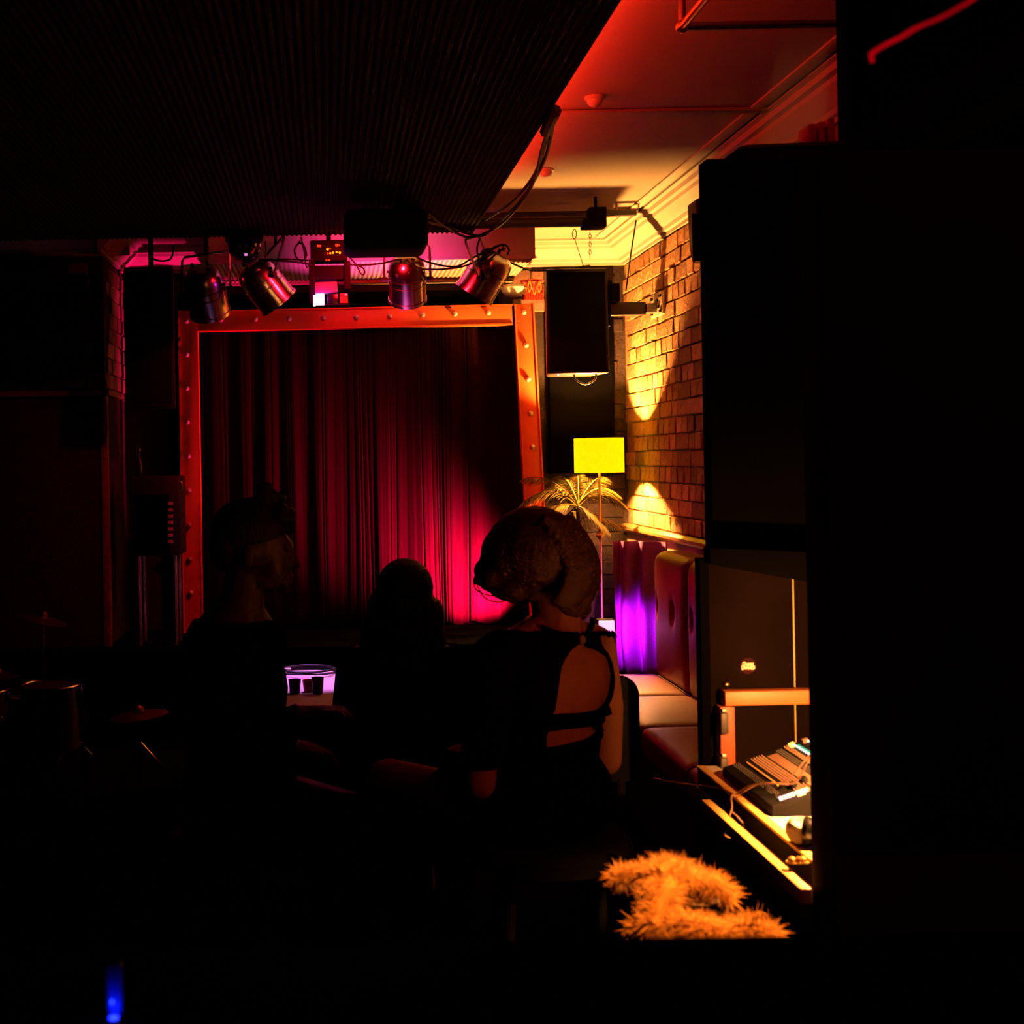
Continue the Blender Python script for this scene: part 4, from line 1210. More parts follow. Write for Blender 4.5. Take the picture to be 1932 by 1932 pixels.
# earphone cord
cable('earphone_cord', 'pale cord crossing the mixing desk and dropping over the desk edge', [P(1530, 1474, 2.40) + V((0, 0, .05)), P(1500, 1476, 2.45), P(1450, 1477, 2.5), P(1415, 1482, 2.55), P(1395, 1493, 2.58), P(1380, 1503, 2.58), P(1381, 1525, 2.54), P(1372, 1550, 2.52), P(1365, 1570, 2.5), P(1375, 1580, 2.5), P(1395, 1575, 2.5), P(1404, 1560, 2.5), P(1395, 1545, 2.5), P(1382, 1532, 2.52)], 0.0016, M_knob)
cable('earphone_cord', 'second pale cord reaching left over the bench from the desk', [P(1530, 1462, 2.45) + V((0, 0, .04)), P(1480, 1474, 2.5), P(1430, 1480, 2.55), P(1392, 1498, 2.58), P(1360, 1488, 2.65), P(1320, 1482, 2.75), P(1275, 1476, 2.8), P(1240, 1471, 2.85)], 0.0016, M_knob)
MB().cyl(P(1247, 1472, 2.84), P(1234, 1470, 2.86), 0.0035, n=8).build('jack_plug', M_steel, label='small plug at the left end of the pale cord', cat='plug')

# board behind the desk
BY = 2.89
bdj = thing('back_board', 'tall scuffed dark board standing behind the mixing desk', 'board', (1.0, BY, 0))
a, b = P(1336, 1470, BY), P(1560, 1050, BY)
MB().box(a.x, 1.20, BY, BY + .03, 0.3, b.z).build('panel', M_board, bdj, bevel=0.003)
MB().box(a.x - .012, a.x + .008, BY - .006, BY + .034, 0.3, b.z).build('edge_strip', M_blackcloth, bdj)
x_ = P(1497, 1200, BY).x
MB().box(x_ - .0013, x_ + .0013, BY - .003, BY, P(1497, 1465, BY).z, P(1497, 1092, BY).z).build('metal_joint', M_goldtrim, bdj)
MB().ell(P(1371, 1291, BY - .004), (0.007, 0.006, 0.006), n=10, m=8).build('peg', M_brass, bdj)
# sloping black lid over the board
ld = MB().prism([tuple(P(x, y, BY - .03).xz) for x, y in ((1334, 1032), (1525, 1040), (1560, 1045), (1560, 1104), (1525, 1098), (1334, 1063))], 'y', BY - .05, BY - .002).build('case_lid', M_blackcloth, label='black case lid resting along the top of the scuffed board', cat='case lid', bevel=0.003)
# round sticker with lettering
sq = P(1411, 1256, BY)
stk = thing('round_sticker', 'round brown sticker with pale lettering on the scuffed board', 'sticker', (sq.x, BY - .001, sq.z))
MB().lathe([(0.0185, 0), (0.0185, 0.0008)], (sq.x, BY - .0006, sq.z), (0, -1, 0), 36).build('disc', M_sticker, stk)


def text(body, size, loc, parent, m, sx=1.0, shear=0.0):
    cu = bpy.data.curves.new('t', 'FONT')
    cu.body = body
    cu.size = size
    cu.shear = shear
    cu.extrude = 0.0003
    cu.offset = size * 0.03
    cu.align_x = 'CENTER'
    cu.align_y = 'CENTER'
    o = bpy.data.objects.new('t', cu)
    COL.objects.link(o)
    dg = bpy.context.evaluated_depsgraph_get()
    me = bpy.data.meshes.new_from_object(o.evaluated_get(dg))
    bpy.data.objects.remove(o)
    me.transform(Matrix.Translation(V(loc) - V(parent['_o'])) @ Matrix.Rotation(PI / 2, 4, 'X') @ Matrix.Diagonal((sx, 1, 1, 1)))
    finish(me, m, 0)
    return link('lettering', me, parent, parent['_o'])


text('Queen', 0.0115, (sq.x - .0012, BY - .0018, sq.z + .0048), stk, M_print, 0.82, 0.3)
text('DAMNED', 0.0125, (sq.x, BY - .0018, sq.z - .0045), stk, M_print, 0.58)

# wooden rail and upright with sockets
a, b = P(1369, 1332, 2.84), P(1540, 1303, 2.84)
MB().box(a.x, b.x + .1, 2.84, 2.887, a.z, P(1450, 1304, 2.84).z).build('shelf_rail', M_wood, label='orange pine rail across the scuffed board above the mixing desk', cat='rail', bevel=0.002)
a, b = P(1361, 1462, 2.85), P(1386, 1335, 2.85)
up = thing('socket_upright', 'reddish pine upright with grey sockets left of the mixing desk', 'upright', (a.x, 2.86, DZ))
MB().box(a.x, b.x, 2.85, 2.888, DZ + .001, P(1370, 1334, 2.85).z).build('batten', M_woodv, up, bevel=0.002)
for (y0, y1) in ((1346, 1386), (1431, 1462)):
    pbox(1361, 1375, y0, y1, 2.83, 2.85, 'socket_box', M_grey, up, .003)
    pbox(1363, 1371, y0 - 8, y0 - 2, 2.838, 2.85, 'clip', M_plate, up, .002)

# booth lamp behind the post
gx, gy, gz = 0.955, 2.30, 1.04
gn = thing('gooseneck_lamp', 'small desk lamp hidden behind the black post, shining over the sound desk', 'desk lamp', (1.30, 2.36, DZ))
MB().lathe([(0.05, 0), (0.05, .012), (0.012, .02)], (1.30, 2.36, DZ + .001), (0, 0, 1), 20).build('base', M_black, gn)
MB().tube(spline([(1.30, 2.36, DZ + .02), (1.30, 2.36, 0.98), (1.24, 2.34, 1.14), (1.08, 2.32, 1.16), (gx + .01, gy, gz + .06)], 8), 0.006, 8).build('neck', M_black, gn)
MB().lathe([(0.012, 0.07), (0.02, 0.06), (0.035, 0.03), (0.036, 0.028), (0.02, 0.055)], (gx, gy, gz), (0, 0, 1), 20).build('shade', M_black, gn)
vs, fs = [], []
for k in range(11):
    a = math.radians(103 + 84 * k / 10)
    for r, z in ((.046, -.034), (.046, .05), (.049, .05), (.049, -.034)):
        vs.append((gx + r * math.cos(a), gy + r * math.sin(a), gz + z))
for k in range(10):
    for i in range(4):
        fs.append((k * 4 + i, k * 4 + (i + 1) % 4, k * 4 + 4 + (i + 1) % 4, k * 4 + 4 + i))
fs += [(0, 1, 2, 3), (43, 42, 41, 40)]
MB().add(vs, fs).build('added_light_flap', M_gel, gn)  # added flap, shaped to dim the lamp towards the seated people
MB().ell((gx, gy, gz + .032), 0.013, n=12, m=8).build('bulb', M_bulbon, gn)
lamp('gooseneck_light', 'POINT', (gx, gy, gz + .004), LIGHT_DESK, (1.0, 0.35, 0.085), gn, size=0.010)

# red beaded light rope close to the camera
rp = thing('light_rope', 'glowing red twisted light rope at the top right', 'light rope', tuple(P(1700, 70, 1.292)))
base = spline([P(1646, 118, 1.292), P(1644, 105, 1.292), P(1648, 98, 1.292), P(1675, 82, 1.278), P(1700, 70, 1.265), P(1730, 52, 1.244), P(1775, 33, 1.224), P(1830, 2, 1.197), P(1870, -30, 1.176)], 9)
for i in range(0, len(base) - 1):
    a, b = base[i], base[i + 1]
    m_ = (a + b) / 2
    MB().ell(m_, ((b - a).length * .27, 0.0024, .0026), R=(b - a).to_track_quat('X', 'Z').to_matrix(), n=8, m=6).build('bead', M_rope, rp)
MB().tube([p + V((0, 0, .002)) for p in base], 0.0009, 5).build('core_wire', M_black, rp)

# ================================================================== FEATHER BOA ON A CHAIR
chx, chy = 0.585, 1.86
chr_ = thing('tub_chair', 'black rounded chair in the foreground under the orange feather boa', 'chair', (chx, chy, 0))
MB().lathe([(0.13, 0.40), (0.15, 0.41), (0.155, 0.45), (0.145, 0.485), (0.05, 0.49)], (chx, chy, 0), (0, 0, 1), 28).build('seat', M_black, chr_)
vs, fs = [], []
na = 24
for j, (r, z) in enumerate(((0.095, .47), (0.10, .58), (0.10, .68), (0.098, .745), (0.09, .76), (0.08, .745), (0.075, .66), (0.07, .47))):
    for i in range(na):
        a = math.radians(-35 + 250 * i / (na - 1))
        vs.append((chx + r * math.cos(a), chy + .06 + r * math.sin(a) * .8, z + (.03 * math.sin(math.radians(250 * i / (na - 1)) * .72))))
for j in range(8):
    j2 = (j + 1) % 8
    for i in range(na - 1):
        fs.append((j * na + i, j * na + i + 1, j2 * na + i + 1, j2 * na + i))
fs += [tuple(j * na for j in range(8)), tuple(j * na + na - 1 for j in range(7, -1, -1))]
MB().add(vs, fs).build('backrest', M_blackcloth, chr_, smooth=1.0)
for k in range(4):
    a = PI / 4 + k * PI / 2
    MB().cyl((chx + .13 * math.cos(a), chy + .13 * math.sin(a), .41), (chx + .17 * math.cos(a), chy + .17 * math.sin(a), 0), 0.014, .010, n=10).build('leg', M_black, chr_)
q = P(1322, 1702, 1.88)
ht = thing('crescent_stand_in', 'stand-in black hat with a pale brim nested in the feather boa', 'mound', (q.x, 1.92, q.z))
MB().lathe([(0.044, 0), (0.046, .003), (0.040, .005), (0.003, .005)], (q.x, 1.92, q.z), (0, -.12, 1), 32).build('crescent', M_white, ht)  # pale disc painted for the lit edge of the chair back
MB().ell((q.x + .002, 1.928, q.z + .006), (0.047, 0.040, 0.030), n=26, m=14).build('mound_top', M_blackgloss, ht)

boa = thing('feather_boa', 'fluffy orange feather boa heaped over the foreground chair', 'feather boa', tuple(P(1300, 1740, 1.85)))
BYb = 1.86
paths = [
    ([P(1160, 1654, BYb + .05), P(1195, 1648, BYb + .04), P(1228, 1646, BYb + .02), P(1262, 1644, BYb + .01)], .021),
    ([P(1240, 1650, BYb), P(1262, 1640, BYb + .01), P(1285, 1646, BYb + .01)], .030),
    ([P(1262, 1648, BYb), P(1290, 1650, BYb + .01), P(1325, 1658, BYb + .02), P(1355, 1670, BYb + .02), P(1372, 1690, BYb + .02)], .024),
    ([P(1262, 1660, BYb), P(1256, 1680, BYb - .02), P(1246, 1702, BYb - .03), P(1240, 1728, BYb - .04), P(1230, 1748, BYb - .05)], .030),
    ([P(1238, 1668, BYb - .01), P(1228, 1690, BYb - .02)], .022),
    ([P(1200, 1752, BYb - .03), P(1250, 1745, BYb - .05), P(1290, 1740, BYb - .06), P(1330, 1746, BYb - .07), P(1370, 1754, BYb - .08), P(1410, 1748, BYb - .08), P(1438, 1754, BYb - .08), P(1454, 1764, BYb - .08)], .024),
    ([P(1290, 1762, BYb - .06), P(1350, 1770, BYb - .07), P(1400, 1772, BYb - .07), P(1435, 1774, BYb - .07)], .026),
]
vs, fs = [], []
core = MB()
for pp, rr in paths:
    sp_ = spline(pp, 10)
    core.tube(sp_, rr * .5, 10)
    N = int(4200 * sum((sp_[i + 1] - sp_[i]).length for i in range(len(sp_) - 1)) / 0.1)
    for _ in range(N):
        t = rng.uniform(0, len(sp_) - 1.001)
        i = int(t)
        p = sp_[i].lerp(sp_[i + 1], t - i)
        d = V(rng.normal(size=3)).normalized()
        L = rr * (.55 + .55 * math.sin(t * 2.1 + d.x * 3) ** 2 + rng.uniform(-.15, .2)) * (1.4 if rng.random() < .04 else 1)
        side = d.orthogonal().normalized() * 0.0006
        dr = V((rng.normal() * .25, rng.normal() * .25, -0.15))
        a = p + d * rr * .25
        m_ = p + d * L * .65 + dr * L * .2
        e = p + d * L + dr * L * .6
        k = len(vs)
        vs += [a - side, a + side, m_ + side * .8, m_ - side * .8, e]
        fs += [(k, k + 1, k + 2, k + 3), (k + 3, k + 2, k + 4)]
core.build('boa_core', M_fur, boa)
fo = MB().add(vs, fs).build('feather_fluff', M_fur, boa, smooth=0, kind='stuff')
for k in range(9):
    a = P(1395 + k * 5, 1748, BYb - .09)
    e = a + V((rng.uniform(-.012, .03), -.01, rng.uniform(.008, .022)))
    MB().tube(spline([a, (a + e) / 2 + V((0, 0, .01)), e], 4), 0.0008, 4).build('loose_strand', M_fur, boa)

# added unseen spot to light the boa, beyond the right edge of the picture
cs = V((1.12, 1.45, 2.06)); ca = V((0.555, 1.87, 0.865)); cd_ = (ca - cs).normalized()
cl = thing('added_boa_spot', 'added out-of-view spotlight under the booth header pointing down at the feather boa', 'spotlight', tuple(cs))
MB().lathe([(.012, -.10), (.03, -.09), (.038, -.05), (.04, 0), (.036, 0), (.03, -.03)], cs, cd_, 20).build('housing', M_black, cl)
MB().lathe([(.029, -.032), (.029, -.028)], cs, cd_, 18).build('lens', M_bulbon, cl)
MB().cyl(cs - cd_ * .08, (1.18, 1.45, 2.099), .008, n=8).build('clip_arm', M_black, cl)
lamp('added_boa_spot_light', 'SPOT', cs + cd_ * .01, LIGHT_BOA, (1.0, 0.33, 0.06), cl, size=0.02, aim=tuple(ca), angle=math.radians(19), blend=1.0)

# bar counter in the foreground
MB().box(-1.6, 1.05, 0.75, 1.22, 0.0, P(900, 1772, 1.22).z).build('bar_counter', M_blackcloth, label='black counter along the bottom of the picture', cat='counter', bevel=0.006)
zc_ = P(900, 1772, 1.22).z
gb = P(218, 1898, 1.07)
tm = thing('blue_streak_glass', 'narrow fluted glass added for a streak of reflected blue on the black counter', 'glass', (gb.x, 1.07, zc_))
vs, fs = [], []
n = 24
for (r, z) in ((.0050, 0.0005), (.0058, .004), (.0062, .040), (.0055, .042), (.0050, .040)):
    for k in range(n):
        rr = r * (1 + .08 * math.cos(k * PI))
        vs.append((gb.x + rr * math.cos(2 * PI * k / n), 1.07 + rr * math.sin(2 * PI * k / n), zc_ + z))
for i in range(4):
    for k in range(n):
        k2 = (k + 1) % n
        fs.append((i * n + k, i * n + k2, (i + 1) * n + k2, (i + 1) * n + k))
fs += [tuple(range(n)), tuple(4 * n + k for k in range(n))]
MB().add(vs, fs).build('glass', M_blueglass, tm, smooth=0.5)
MB().lathe([(.004, 0), (.004, .003)], (gb.x + .001, 1.054, zc_ + .0005), (0, 0, 1), 12).build('added_blue_led', M_ledblue2, tm)
lamp('added_blue_light', 'POINT', (gb.x + .001, 1.054, zc_ + .006), 0.02, (0.02, 0.05, 1.0), tm, size=0.002)  # added glass and LED stand in for a blue reflection

# ================================================================== PEOPLE
def hand(mb, wrist, d, up_, scale=1.0, curl=0.6):
    """five fingers on a palm; d = pointing direction, up_ = back of hand"""
    d = V(d).normalized(); up_ = V(up_); up_ = (up_ - d * up_.dot(d)).normalized()
    s = d.cross(up_)
    w_ = V(wrist)
    pc = w_ + d * .045 * scale
    R = Matrix((d, s, up_)).transposed()
    mb.ell(pc, (.048 * scale, .040 * scale, .016 * scale), R=R)
    lens = (.062, .072, .067, .052)
    for k in range(4):
        b = w_ + d * .082 * scale + s * (-.030 + .020 * k) * scale
        L = lens[k] * scale
        m1 = b + (d * math.cos(curl * .5) - up_ * math.sin(curl * .5)) * L * .5
        m2 = m1 + (d * math.cos(curl * 1.5) - up_ * math.sin(curl * 1.5)) * L * .5
        mb.cap(b - d * .015, m1, .0088, .0082, n=10)
        mb.cap(m1, m2, .0082, .0070, n=10)
    tb = w_ + d * .025 * scale - s * .034 * scale
    t1 = tb + (d * .6 - s * .7 - up_ * .25).normalized() * .036 * scale
    t2 = t1 + (d * .9 - s * .15 - up_ * .35).normalized() * .030 * scale
    mb.cap(tb, t1, .012, .0095, n=10)
    mb.cap(t1, t2, .0095, .0080, n=10)


def legs(mb, hipc, fwd, lat, seat_z, hipw=.095, th=.44, rt=.078):
    fwd = V(fwd).normalized(); lat = V(lat).normalized()
    for s in (-1, 1):
        h = hipc + lat * s * hipw
        k = h + fwd * th + lat * s * .03
        k.z = seat_z + .06
        an = V((k.x, k.y, .09)) + fwd * .03
        mb.cap(h, k, rt, .055)
        mb.cap(k, an, .052, .036)
        mb.cap(an + V((0, 0, -.04)), an + fwd * .15 + V((0, 0, -.052)), .036, .030)


def stool(label, c, zs, r=.17):
    t = thing('bar_stool', label, 'stool', (c[0], c[1], 0), 'dark stools of the audience')
    MB().lathe([(r * .9, zs - .05), (r, zs - .04), (r, zs - .015), (r * .93, zs), (.02, zs + .002)], (c[0], c[1], 0), (0, 0, 1), 28).build('seat', M_black, t)
    for k in range(4):
        a = PI / 4 + k * PI / 2
        MB().cyl((c[0] + r * .6 * math.cos(a), c[1] + r * .6 * math.sin(a), zs - .045), (c[0] + r * 1.05 * math.cos(a), c[1] + r * 1.05 * math.sin(a), 0), .013, .011, n=10).build('leg', M_black, t)
    return t


def cloth_from(me_world, keep, off, name, m, parent, z=3.1):
    """garment = the body's own faces where keep(p) holds, pushed outward and thickened"""
    bm = bmesh.new(); bm.from_mesh(me_world)
    bm.normal_update()
    dele = [f for f in bm.faces if not keep(f.calc_center_median())]
    bmesh.ops.delete(bm, geom=dele, context='FACES')
    bm.normal_update()
    for v in bm.verts:
        v.co += v.normal * off
    me = bpy.data.meshes.new(name)
    bm.to_mesh(me); bm.free()
    o = link_world(name, me, m, parent, z)
    md_ = o.modifiers.new('thickness', 'SOLIDIFY'); md_.thickness = .003; md_.offset = 1
    return o


# ---- person at the left, in profile
Y1 = 3.24
p1 = thing('person', 'person in dark clothes seen in profile facing right, hair tied up in small knots', 'person', (P(440, 1560, Y1).x, Y1, 0))
b = MB()
Q = lambda x, y, dy=0.0: P(x, y, Y1 + dy)
b.ell(Q(476, 1022), (.094, .074, .098))
b.ell(Q(512, 1062), (.052, .056, .072))
b.ell(Q(500, 1092), (.052, .050, .036))
b.ell(Q(533, 1108), (.017, .024, .015))
b.ell(Q(540, 1030), (.020, .042, .022))
b.cap(Q(551, 1042), Q(560, 1066), .007, .0105)
b.ell(Q(560, 1068), (.0105, .014, .009))
b.ell(Q(548, 1086), (.010, .022, .0065))
b.ell(Q(547, 1096), (.009, .020, .0065))
b.ell(Q(538, 1100), (.016, .03, .03))
b.ell(Q(468, 1050, -.072), (.018, .012, .030))
b.ell(Q(468, 1050, .072), (.018, .012, .030))
b.cap(Q(462, 1095), Q(452, 1180), .054, .060)
b.ell(Q(448, 1225), (.110, .150, .065))
b.ell(Q(430, 1180), (.075, .10, .06))
b.cap(Q(452, 1140), Q(400, 1205), .055, .06)
b.cap(Q(460, 1150), Q(495, 1215), .048, .055)
b.cap(Q(440, 1222, -.13), Q(440, 1222, .13), .056, .056)
b.ell(Q(447, 1300), (.122, .165, .14))
b.cap(Q(447, 1300), Q(438, 1470), .118, .112)
b.ell(Q(436, 1500), (.13, .17, .12))
# far arm reaching forward, near arm on the lap
e1 = Q(478, 1395, .19); h1 = Q(566, 1352, .06)
b.cap(Q(444, 1225, .165), e1, .050, .042); b.cap(e1, h1, .040, .027)
e2 = Q(440, 1405, -.20); h2 = Q(545, 1405, -.08)
b.cap(Q(440, 1225, -.165), e2, .050, .042); b.cap(e2, h2, .040, .027)
hand(b, h1, (1, -.1, .25), (0, 0, 1), .95)
hand(b, h2, (1, .2, -.2), (0, 0, 1), .95)
zs1 = Q(436, 1560).z - .02
legs(b, V((Q(436, 1520).x + .02, Y1, Q(436, 1520).z)), (.75, -.66, 0), (.66, .75, 0), zs1)
me1 = blob(b, .005, 3)
bw = me1.copy()
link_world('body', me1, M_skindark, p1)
zsh = Q(447, 1172).z
cloth_from(bw, lambda p: p.z < zsh and not (p.x > h1.x - .01 and p.z > h2.z - .12) and p.z > .12, .006, 'dark_clothes', M_blackcloth, p1)
hb = MB()
hb.ell(Q(470, 1000), (.100, .082, .084))
hb.ell(Q(428, 1030), (.048, .07, .07))
hb.ell(Q(530, 975), (.036, .06, .030))
hb.ell(Q(548, 968), (.016, .03, .016)); hb.ell(Q(551, 985), (.012, .025, .012)); hb.ell(Q(552, 1000), (.009, .022, .012))
for (x, y, r) in ((492, 928, .017), (505, 920, .016), (486, 917, .010), (482, 930, .010), (537, 935, .017), (530, 945, .016), (541, 925, .009), (515, 938, .02), (497, 940, .022)):
    hb.ell(Q(x, y, rng.uniform(-.03, .03)), r, n=10, m=8)
link_world('hair', blob(hb, .006, 4), M_hairdark, p1)
stool('dark stool under the person in profile', (Q(436, 1560).x, Y1), zs1 + .005)

# ---- person in the middle, long hair, seen from behind
Y2 = 3.9
Q2 = lambda x, y, dy=0.0: P(x, y, Y2 + dy)
p2 = thing('person', 'person with long loose dark hair seen from behind in the middle', 'person', (Q2(762, 1400).x, Y2, 0))
b = MB()
b.ell(Q2(766, 1112), (.074, .092, .098))
b.ell(Q2(766, 1140, .04), (.058, .06, .065))
b.ell(Q2(767, 1128, .10), (.010, .016, .016))
b.ell(Q2(767, 1150, .09), (.020, .012, .006))
b.ell(Q2(767, 1166, .075), (.022, .018, .014))
b.ell(Q2(721, 1122), (.010, .016, .028)); b.ell(Q2(811, 1122), (.010, .016, .028))
b.cap(Q2(766, 1160), Q2(764, 1215), .050, .055)
b.cap(Q2(682, 1250), Q2(846, 1250), .056, .056)
b.ell(Q2(764, 1300), (.165, .105, .15))
b.cap(Q2(764, 1310), Q2(764, 1410), .125, .12)
b.ell(Q2(764, 1440), (.165, .13, .11))
for s, ex in ((-1, 650), (1, 878)):
    e = Q2(ex, 1395, .03); h_ = Q2(764 + s * 45, 1405, .28)
    b.cap(Q2(764 + s * 96, 1255), e, .047, .040); b.cap(e, h_, .038, .026)
    hand(b, h_, (-s * .4, .9, -.1), (0, 0, 1), .9)
zs2 = Q2(764, 1480).z
legs(b, Q2(764, 1455), (0, 1, 0), (1, 0, 0), zs2)
me2 = blob(b, .007, 5)
bw = me2.copy()
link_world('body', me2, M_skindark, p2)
zsh = Q2(764, 1222).z
cloth_from(bw, lambda p: p.z < zsh and not (p.y > Y2 + .27 and p.z > zs2 + .14) and p.z > .12, .006, 'dark_clothes', M_blackcloth, p2)
hb = MB()
hb.ell(Q2(764, 1108, -.01), (.088, .105, .090))
hb.ell(Q2(758, 1150, -.03), (.108, .09, .10))
hb.ell(Q2(752, 1200, -.05), (.118, .07, .10))
hb.ell(Q2(822, 1165, -.02), (.028, .06, .06))
hb.ell(Q2(720, 1165, -.02), (.035, .06, .06))
hb.ell(Q2(700, 1205, -.04), (.035, .05, .05)); hb.ell(Q2(818, 1215, -.04), (.040, .05, .06))
hb.ell(Q2(757, 1250, -.06), (.11, .055, .08))
for k in range(46):
    u = rng.uniform(-1, 1)
    a = Q2(762 + u * 55, 1110 + 25 * abs(u), -.06 + rng.uniform(-.02, .02))
    m_ = Q2(760 + u * 72, 1175, -.09)
    e = Q2(756 + u * (82 + 10 * rng.random()), 1235 + 30 * rng.random(), -.10)
    hb.tube(spline([a, m_, e], 5), [.010, .010, .010, .009, .009, .009, .008, .007, .006, .004, .002], 6)
link_world('hair', blob(hb, .006, 3), M_hairdark, p2)
stool('dark stool under the long haired person', (Q2(764, 1480).x, Y2), zs2 + .005)

# ---- woman at the right, bare back, halter dress
Y3 = 3.0
Q3 = lambda x, y, dy=0.0: P(x, y, Y3 + dy)
p3 = thing('person', 'person with wavy blond hair in a black halter dress with an open back', 'person', (Q3(1030, 1400).x, Y3, 0))
yaw = math.radians(36)
lat = V((math.cos(yaw), math.sin(yaw), 0))      # towards her right shoulder in the picture
bk = V((math.sin(yaw), -math.cos(yaw), 0))      # out of her back
R3 = Matrix((lat, -bk, V((0, 0, 1)))).transposed()
def T3(y, l=0.0, d=0.0, x=1030):
    return Q3(x, y) + lat * l + bk * d
b = MB()
b.ell(Q3(1012, 1052), (.080, .092, .105), R=R3)
b.ell(T3(1090, 0, -.05, 1005), (.060, .060, .068), R=R3)
b.ell(T3(1075, 0, -.125, 1005), (.012, .02, .016), R=R3)
b.ell(T3(1100, 0, -.108, 1005), (.022, .012, .008), R=R3)
b.ell(T3(1122, 0, -.09, 1005), (.022, .02, .016), R=R3)
b.cap(T3(1110, 0, .01, 1035), T3(1205, 0, .02, 1045), .052, .060)
b.ell(T3(1200, 0, .02, 1042), (.11, .06, .04), R=R3)
b.cap(T3(1228, -.145, 0), T3(1228, .145, 0), .056, .056)
b.cap(T3(1182, -.03, .01, 1036), T3(1220, -.12, .0, 1030), .036, .050)
b.cap(T3(1182, .03, .01, 1040), T3(1220, .12, .0, 1030), .036, .050)
b.ell(T3(1290, 0, .0), (.172, .100, .13), R=R3)
b.ell(T3(1285, .085, .058), (.062, .040, .085), R=R3)
b.ell(T3(1285, -.085, .058), (.062, .040, .085), R=R3)
b.cap(T3(1320, .045, .02), T3(1400, .04, .02), .085, .075)
b.cap(T3(1320, -.045, .02), T3(1400, -.04, .02), .085, .075)
b.ell(T3(1400, 0, .0), (.145, .095, .12), R=R3)
b.ell(T3(1500, 0, .0), (.175, .125, .13), R=R3)
e = T3(1455, .195, .01); h_ = T3(1490, .08, -.26)
b.cap(T3(1232, .168, 0), T3(1350, .188, .012), .052, .047); b.cap(T3(1350, .188, .012), e, .047, .040); b.cap(e, h_, .040, .026)
hand(b, h_, -bk - lat * .3, (0, 0, 1), .92)
e = T3(1450, -.205, -.01); h2_ = T3(1525, -.06, -.20)
b.cap(T3(1232, -.168, 0), e, .051, .040); b.cap(e, h2_, .040, .026)
hand(b, h2_, -bk + lat * .3, (0, 0, 1), .92)
zs3 = Q3(1030, 1570).z
legs(b, T3(1530), -bk, lat, zs3)
me3 = blob(b, .0065, 7)
bw = me3.copy()
bmt = bmesh.new(); bmt.from_mesh(me3)
bvh = BVHTree.FromBMesh(bmt)
bmt.free()
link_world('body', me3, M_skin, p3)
zw = Q3(1080, 1412).z


def pix(p):
    k = F / p.y
    X, Z = p.x * k, (p.z - CZ) * k
    return PX + X - ROLL * Z, PY - (Z + ROLL * X)


def inside(poly, x, y):
    r = False
    for (x0, y0), (x1, y1) in zip(poly, poly[1:] + poly[:1]):
        if (y0 > y) != (y1 > y) and x < x0 + (x1 - x0) * (y - y0) / (y1 - y0):
            r = not r
    return r


KEY = [(1092, 1210), (1122, 1222), (1144, 1240), (1152, 1268), (1151, 1300), (1141, 1330), (1122, 1350), (1040, 1356), (1042, 1300), (1054, 1258), (1072, 1226)]
LOW = [(1032, 1374), (1112, 1366), (1126, 1380), (1116, 1400), (1080, 1412), (1028, 1420)]


def in_dress_or_shade(p):
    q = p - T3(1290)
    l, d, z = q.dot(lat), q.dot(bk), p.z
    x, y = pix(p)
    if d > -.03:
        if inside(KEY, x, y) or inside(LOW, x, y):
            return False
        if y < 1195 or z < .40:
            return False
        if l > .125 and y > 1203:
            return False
        if l < -.19 and y > 1450:  # black cloth kept over the left shoulder and arm as painted shade
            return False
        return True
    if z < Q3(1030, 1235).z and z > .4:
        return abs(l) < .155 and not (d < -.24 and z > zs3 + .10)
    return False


cloth_from(bw, in_dress_or_shade, .006, 'halter_dress_and_shade', M_blackcloth, p3)


def on_body(x, y, lift=.004):
    o = V((0, 0, CZ))
    d = (P(x, y, 1.0) - o).normalized()
    h = bvh.ray_cast(o, d)
    if h[0] is None:
        return P(x, y, Y3)
    return h[0] + h[1] * lift


def strap(name, pts, r):
    sp_ = []
    q = [V((a, b_, 0)) for a, b_ in pts]
    for s_ in spline(q, 6):
        sp_.append(on_body(s_.x, s_.y))
    return MB().tube(sp_, r, 8).build(name, M_blackcloth, p3)


strap('neck_strap', [(1118, 1165), (1114, 1185), (1104, 1199), (1092, 1207), (1070, 1206), (1045, 1195), (1020, 1185)], .006)
strap('keyhole_edge', [(1092, 1207), (1120, 1222), (1142, 1238), (1151, 1265), (1150, 1300), (1140, 1328), (1122, 1346)], .007)
strap('keyhole_edge', [(1092, 1207), (1070, 1225), (1052, 1260), (1045, 1300), (1040, 1340)], .007)
strap('back_band', [(1015, 1362), (1050, 1356), (1090, 1354), (1122, 1348), (1150, 1338)], .012)
strap('back_band', [(1020, 1372), (1060, 1366), (1100, 1362), (1130, 1356)], .012)
strap('waist_edge', [(1010, 1420), (1050, 1416), (1100, 1404), (1124, 1388), (1132, 1372)], .012)
MB().ell(on_body(1092, 1207, .008), (.010, .008, .012), n=10, m=8).build('strap_knot', M_knob, p3)
# black cloth left of the opening, partly painted shade
bmh = bmesh.new()
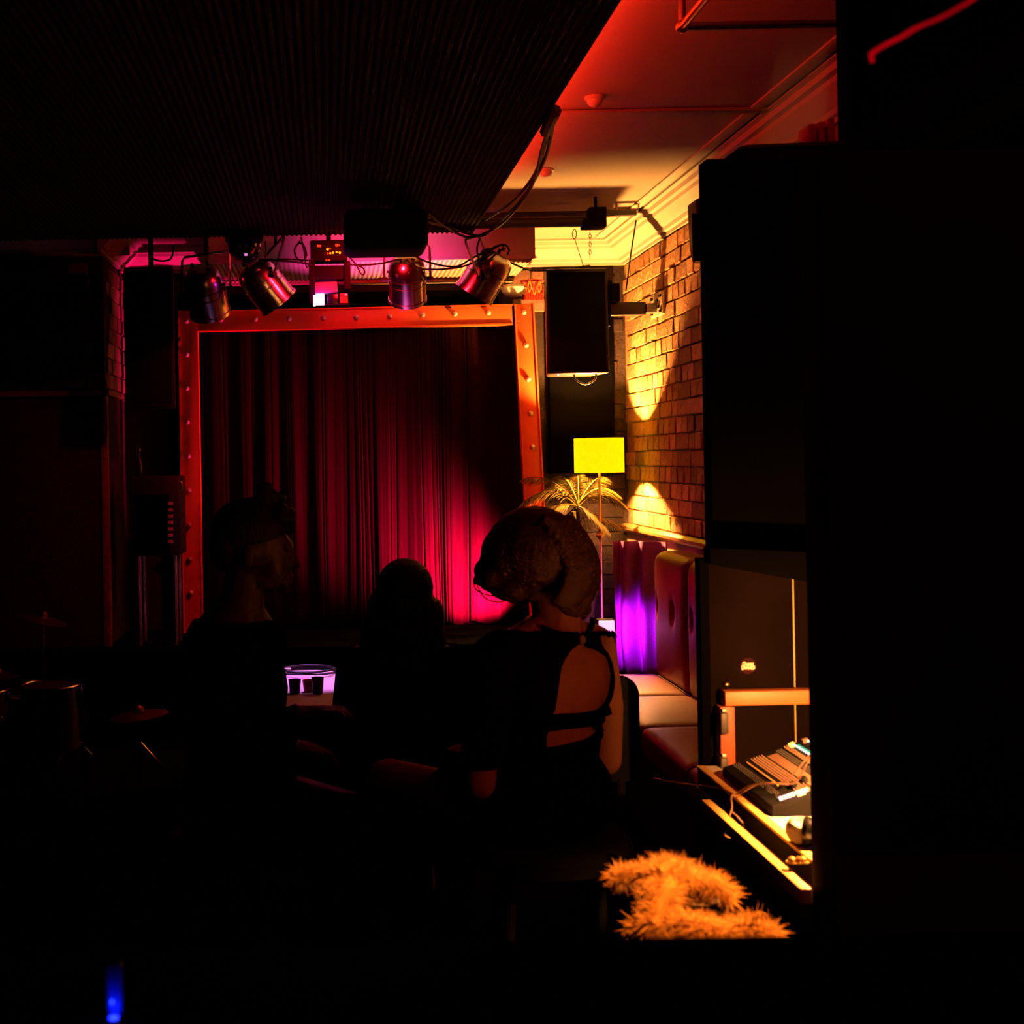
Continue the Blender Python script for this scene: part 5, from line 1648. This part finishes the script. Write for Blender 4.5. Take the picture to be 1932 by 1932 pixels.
# hair: vintage waves
hb = MB()
hb.ell(Q3(1008, 1040), (.118, .112, .108))
hb.ell(Q3(955, 1050), (.062, .085, .075))
hb.ell(Q3(925, 1085), (.036, .06, .040))
hb.ell(Q3(908, 1078), (.018, .04, .026))
hb.ell(Q3(965, 1108), (.055, .07, .034))
hb.ell(Q3(1062, 1062, -.01), (.075, .085, .085))
hb.ell(Q3(1080, 1105, -.02), (.052, .07, .055))
hb.ell(Q3(1072, 1140, -.02), (.050, .06, .035))
for k in range(11):
    t = k / 10
    x0_, y0_ = 1060 + 45 * math.sin(t * 2.6), 985 + 150 * t
    hb.tube(spline([Q3(x0_ - 40, y0_ - 8, -.10), Q3(x0_ - 8, y0_ + 6, -.085), Q3(x0_ + 14, y0_ - 3, -.05), Q3(x0_ + 19, y0_ + 6, -.01)], 5), [.016] * 16, 7)
for (x, y, r) in ((1117, 1088, .014), (1121, 1078, .010), (1112, 1122, .014), (1108, 1150, .013), (1114, 1060, .014), (900, 1096, .012), (1098, 1160, .014)):
    hb.ell(Q3(x, y, -.02), r, n=10, m=8)
link_world('hair', blob(hb, .006, 2), M_hairblond, p3)
hw = MB()
hw.tube(spline([Q3(893, 1095), Q3(898, 1112), Q3(918, 1122), Q3(950, 1126)], 5), .002, 5)
hw.tube(spline([Q3(900, 1105), Q3(915, 1128), Q3(940, 1136), Q3(962, 1130)], 5), .002, 5)
hw.build('loose_strands', M_hairblond, p3)
# chair of the woman
ch3 = thing('side_chair', 'black chair with a rounded back beside the person in the halter dress', 'chair', (T3(1500).x, T3(1500).y, 0))
cseat = T3(1500)
MB().lathe([(0.18, zs3 - .06), (0.20, zs3 - .05), (0.20, zs3 - .02), (0.18, zs3 - .002), (.02, zs3)], (cseat.x, cseat.y, 0), (0, 0, 1), 28).build('seat', M_black, ch3)
for k in range(4):
    a = PI / 4 + k * PI / 2
    MB().cyl((cseat.x + .14 * math.cos(a), cseat.y + .14 * math.sin(a), zs3 - .05), (cseat.x + .18 * math.cos(a), cseat.y + .18 * math.sin(a), 0), .014, .012, n=10).build('leg', M_black, ch3)
ctop = Q3(1185, 1279, .25); cbot = Q3(1185, 1480, .25)
xr = Q3(1211, 1330, .25).x
poly = [(xr - .22, cbot.z), (xr - .012, cbot.z), (xr, cbot.z + .1)] + [(xr - .045 + .045 * math.cos(a), ctop.z - .05 + .05 * math.sin(a)) for a in np.linspace(0, PI / 2, 7)] + [(xr - .175 - .045 * math.sin(a), ctop.z - .05 + .05 * math.cos(a)) for a in np.linspace(0, PI / 2, 7)]
MB().prism(poly, 'y', Y3 + .27, Y3 + .30).build('backrest', M_black, ch3, bevel=.008)
for s in (-.18, -.05):
    MB().cyl((xr + s, Y3 + .285, cbot.z + .01), (xr + s - .02, Y3 + .19, zs3 - .04), .012, n=8).build('back_post', M_black, ch3)

for o in bpy.data.objects:
    if '_o' in o:
        del o['_o']
